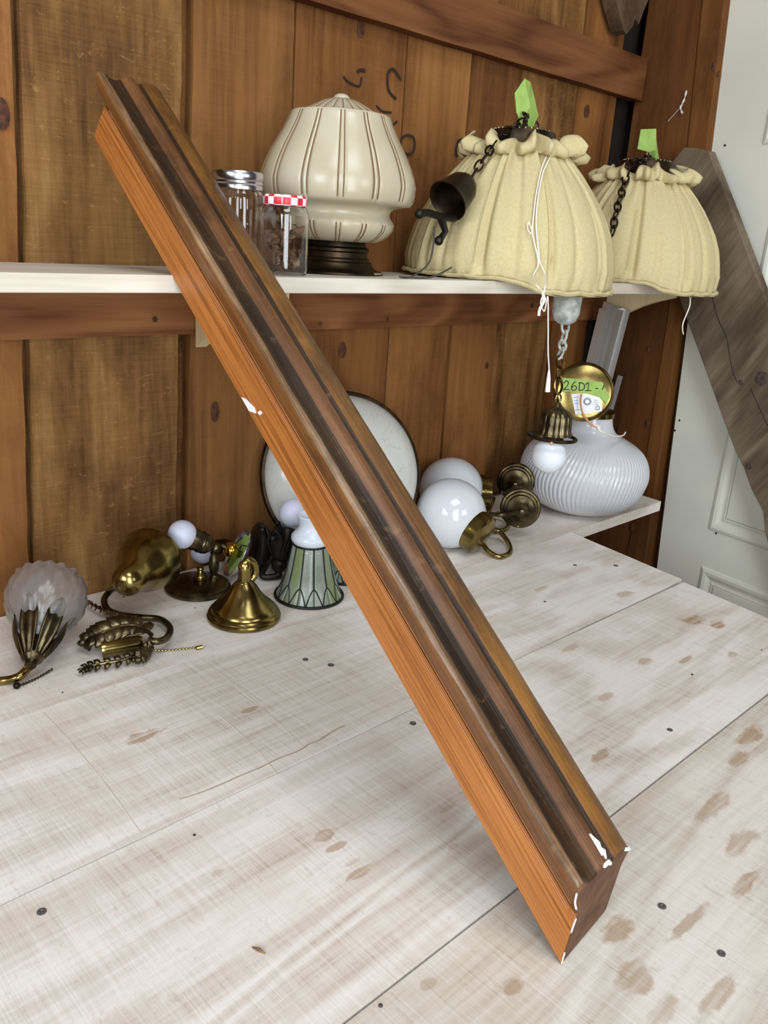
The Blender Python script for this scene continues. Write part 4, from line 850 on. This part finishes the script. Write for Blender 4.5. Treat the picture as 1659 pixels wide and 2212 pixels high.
arm = [tip, tz(240, 1275, .030), tz(225, 1296, .020), tz(234, 1318, .014), tz(262, 1329, .012), tz(305, 1334, .012), tz(345, 1338, .013), tz(367, 1356, .016), tz(361, 1377, .020), tz(340, 1386, .023), tz(322, 1382, .024)]
MB().tube(sp(arm, 8), .0052, 12).build('arm', M['antique'], AC)
def leaf(pts, W, name='acanthus_leaf', up=V((0, -.35, 1)), lobes=7, amp=.0013, cup=.35, taper=.55):
    P_ = sp(pts, 8); n = len(P_)-1
    def fn(a, b):
        i = min(n-1, int(b*n)); t = b*n-i; c_ = P_[i].lerp(P_[i+1], t); d = (P_[i+1]-P_[i]).normalized(); s_ = d.cross(up).normalized(); nn = s_.cross(d)
        u = a*2-1; w_ = W*(math.sin(PI*min(.985, .1+.9*b)) ** taper)*(.62+.38*abs(math.sin(lobes*PI*b+abs(u)*1.2)))
        return c_+s_*(u*w_)+nn*(-cup*w_*u*u+amp*math.cos(u*10+lobes*2*PI*b*1.2)+amp*1.4*math.exp(-(u*6)**2))
    mb = MB(); mb.tube(P_, [.0026*(1-.6*i/n) for i in range(n+1)], 8); NL = 9
    for q in range(NL):                       # paired curling leaflets along the mid rib
        b = .10+.82*q/(NL-1); i = min(n-1, int(b*n)); c_ = P_[i]; d = (P_[i+1]-P_[i]).normalized(); s_ = d.cross(up).normalized(); nn = s_.cross(d)
        for sd_ in (-1, 1):
            Lw = W*1.35*(math.sin(PI*min(.97, .18+.80*b)) ** .5); dr = (s_*sd_*.85+d*.65).normalized(); wd_ = dr.cross(nn).normalized()
            def lf(a_, v_, c_=c_, dr=dr, wd_=wd_, Lw=Lw, nn=nn):
                u_ = a_*2-1; w_ = Lw*.36*math.sin(PI*min(.985, .14+.86*v_)) ** .85
                return c_+dr*(Lw*v_)+wd_*(u_*w_)+nn*(.0009*(1-u_*u_)-.0012*abs(u_)+.003*math.sin(v_*2.4)-.005*v_*v_)
            mb.grid(lf, 6, 8)
    return mb.build(name, M['antique'], AC, solid=.0012, fix=False)
leaf([tz(328, 1372, .030), tz(300, 1352, .036), tz(262, 1352, .038), tz(222, 1366, .034), tz(192, 1378, .026), tz(180, 1396, .014)], .019, up=V((-.1, -.6, 1)))
leaf([tz(330, 1398, .018), tz(300, 1412, .016), tz(260, 1426, .013), tz(215, 1434, .012), tz(188, 1440, .011), tz(172, 1452, .010)], .0085, up=V((0, -.6, .8)), amp=.0009)
leaf([tz(322, 1386, .026), tz(318, 1402, .018), tz(306, 1416, .017), tz(288, 1422, .014)], .010, up=V((.3, -.8, .7)), amp=.001)
leaf([tz(300, 1346, .016), tz(262, 1328, .017), tz(225, 1318, .016), tz(200, 1306, .015), tz(190, 1298, .012)], .005, amp=.0008)
s0_, s1_ = tz(308, 1388, .018), tz(226, 1402, .014)
MB().lathe([(.009, 0), (.0115, .004), (.0115, .048), (.0125, .050), (.0125, .056), (.010, .057), (.010, .05), (.0005, .045)], frame(s0_, s1_-s0_), 28).build('socket', M['brass'], AC)
beads([tz(322, 1404, .006), tz(355, 1405, .0022), (tz(395, 1402, .0022)), tz(430, 1398, .0022)], .0018, .0042).build('pull_chain', M['brass'], AC)
MB().tube([tz(424, 1400, .0035), tz(437, 1397, .0035)], .003, 8).build('chain_end', M['brass'], AC)
# ------------------------------------------------------------------ tulip sconce with cut glass shade
pj = at(68, 1428, 1.02); pj = V((pj.x, pj.y, max(.016, pj.z))); gcn = at(104, 1275, 1.115)
TU = thing('tulip_sconce', 'antique brass tulip wall light holding a frosted cut glass shade', 'wall light', V((pj.x, pj.y, 0)))
k = kk(pj); tx = (gcn-pj).normalized(); Fr = frame(pj, tx)
MB().lathe([(.004, -.010), (.0075, -.008), (.008, -.004), (.010, 0), (.014, .003), (.015, .006), (.013, .010), (.010, .03), (.009, .05), (.0005, .052)], Fr, 32).build('hub', M['antique'], TU)
for i in range(6):
    a = 2*PI*i/6+.25; out = (Fr.to_3x3() @ V((math.cos(a), math.sin(a), 0)))
    pf = lambda v: .010+.024*math.sin(min(1.0, v*1.1)*PI*.5)+.010*max(0, v-.82)/.18
    petal(pj+tx*.003, tx, out, .080, .0122, pf, curl=.0, ridges=2, amp=.0012).build('petal', M['antique'], TU, solid=.002)
Lg = (gcn-pj).length; z0 = .034
def crimp(r, z, a, j):
    t = j/18; e = max(0, t-.55)/.45
    dia = .05*abs(math.sin(a*7+t*13)*math.sin(a*7-t*13)) if t > .3 else 0
    return r*(1+.014*e*math.cos(a*18)+dia), z+.002*e*math.cos(a*18)
gl_ = sp([V((r, z, 0)) for r, z in ((.016, z0), (.020, z0+.012), (.034, z0+.03), (.048, z0+.052), (.0535, z0+.074), (.0505, z0+.094), (.047, z0+.104))], 3)
MB().lathe([(p.x, p.y) for p in gl_], Fr, 192, mod=crimp, cap=False).build('glass_shade', M['frost'], TU, solid=.003, fix=False)
MB().lathe([(.010, .04), (.013, .05), (.013, .075), (.0005, .076)], Fr, 20).build('socket', M['bronze'], TU)
MB().tube(sp([pj-tx*.008, tz(58, 1446, .017), tz(40, 1462, .012), tz(10, 1470, .0065), tz(-30, 1470, .0065), tz(-90, 1450, .0065)], 8), .0058, 10).build('arm', M['brass'], TU)
beads([tz(112, 1446, .004), tz(85, 1462, .0022), tz(60, 1474, .0022), tz(38, 1482, .003)], .0019, .004).build('pull_chain', M['bronze'], TU)
MB().sphere(tz(36, 1481, .0046), .0046, 16).build('chain_ball', M['bronze'], TU)
# ------------------------------------------------------------------ specks of grit
for i, (u, v) in enumerate(((135, 1497), (267, 1290), (497, 1361), (422, 1314), (420, 1805), (1495, 1458), (1645, 1405))):
    P = onz(u, v); tag(MB().sphere(P+V((0, 0, .0009)), .0011+.0003*(i % 3), 8, .7).build('grit', M['ink'], loc=P), ['black speck of grit below the tulip wall light arm', 'dark speck of grit under the bell canopy of the leaf wall light', 'dark speck of grit left of the domed brass canopy', 'dark speck of grit in front of the swivel wall light base', 'dark speck of grit on the bare middle of the left bench', 'small dark speck of grit on the right bench planks', 'dark grit fleck close to the right edge of the bench'][i], 'grit')
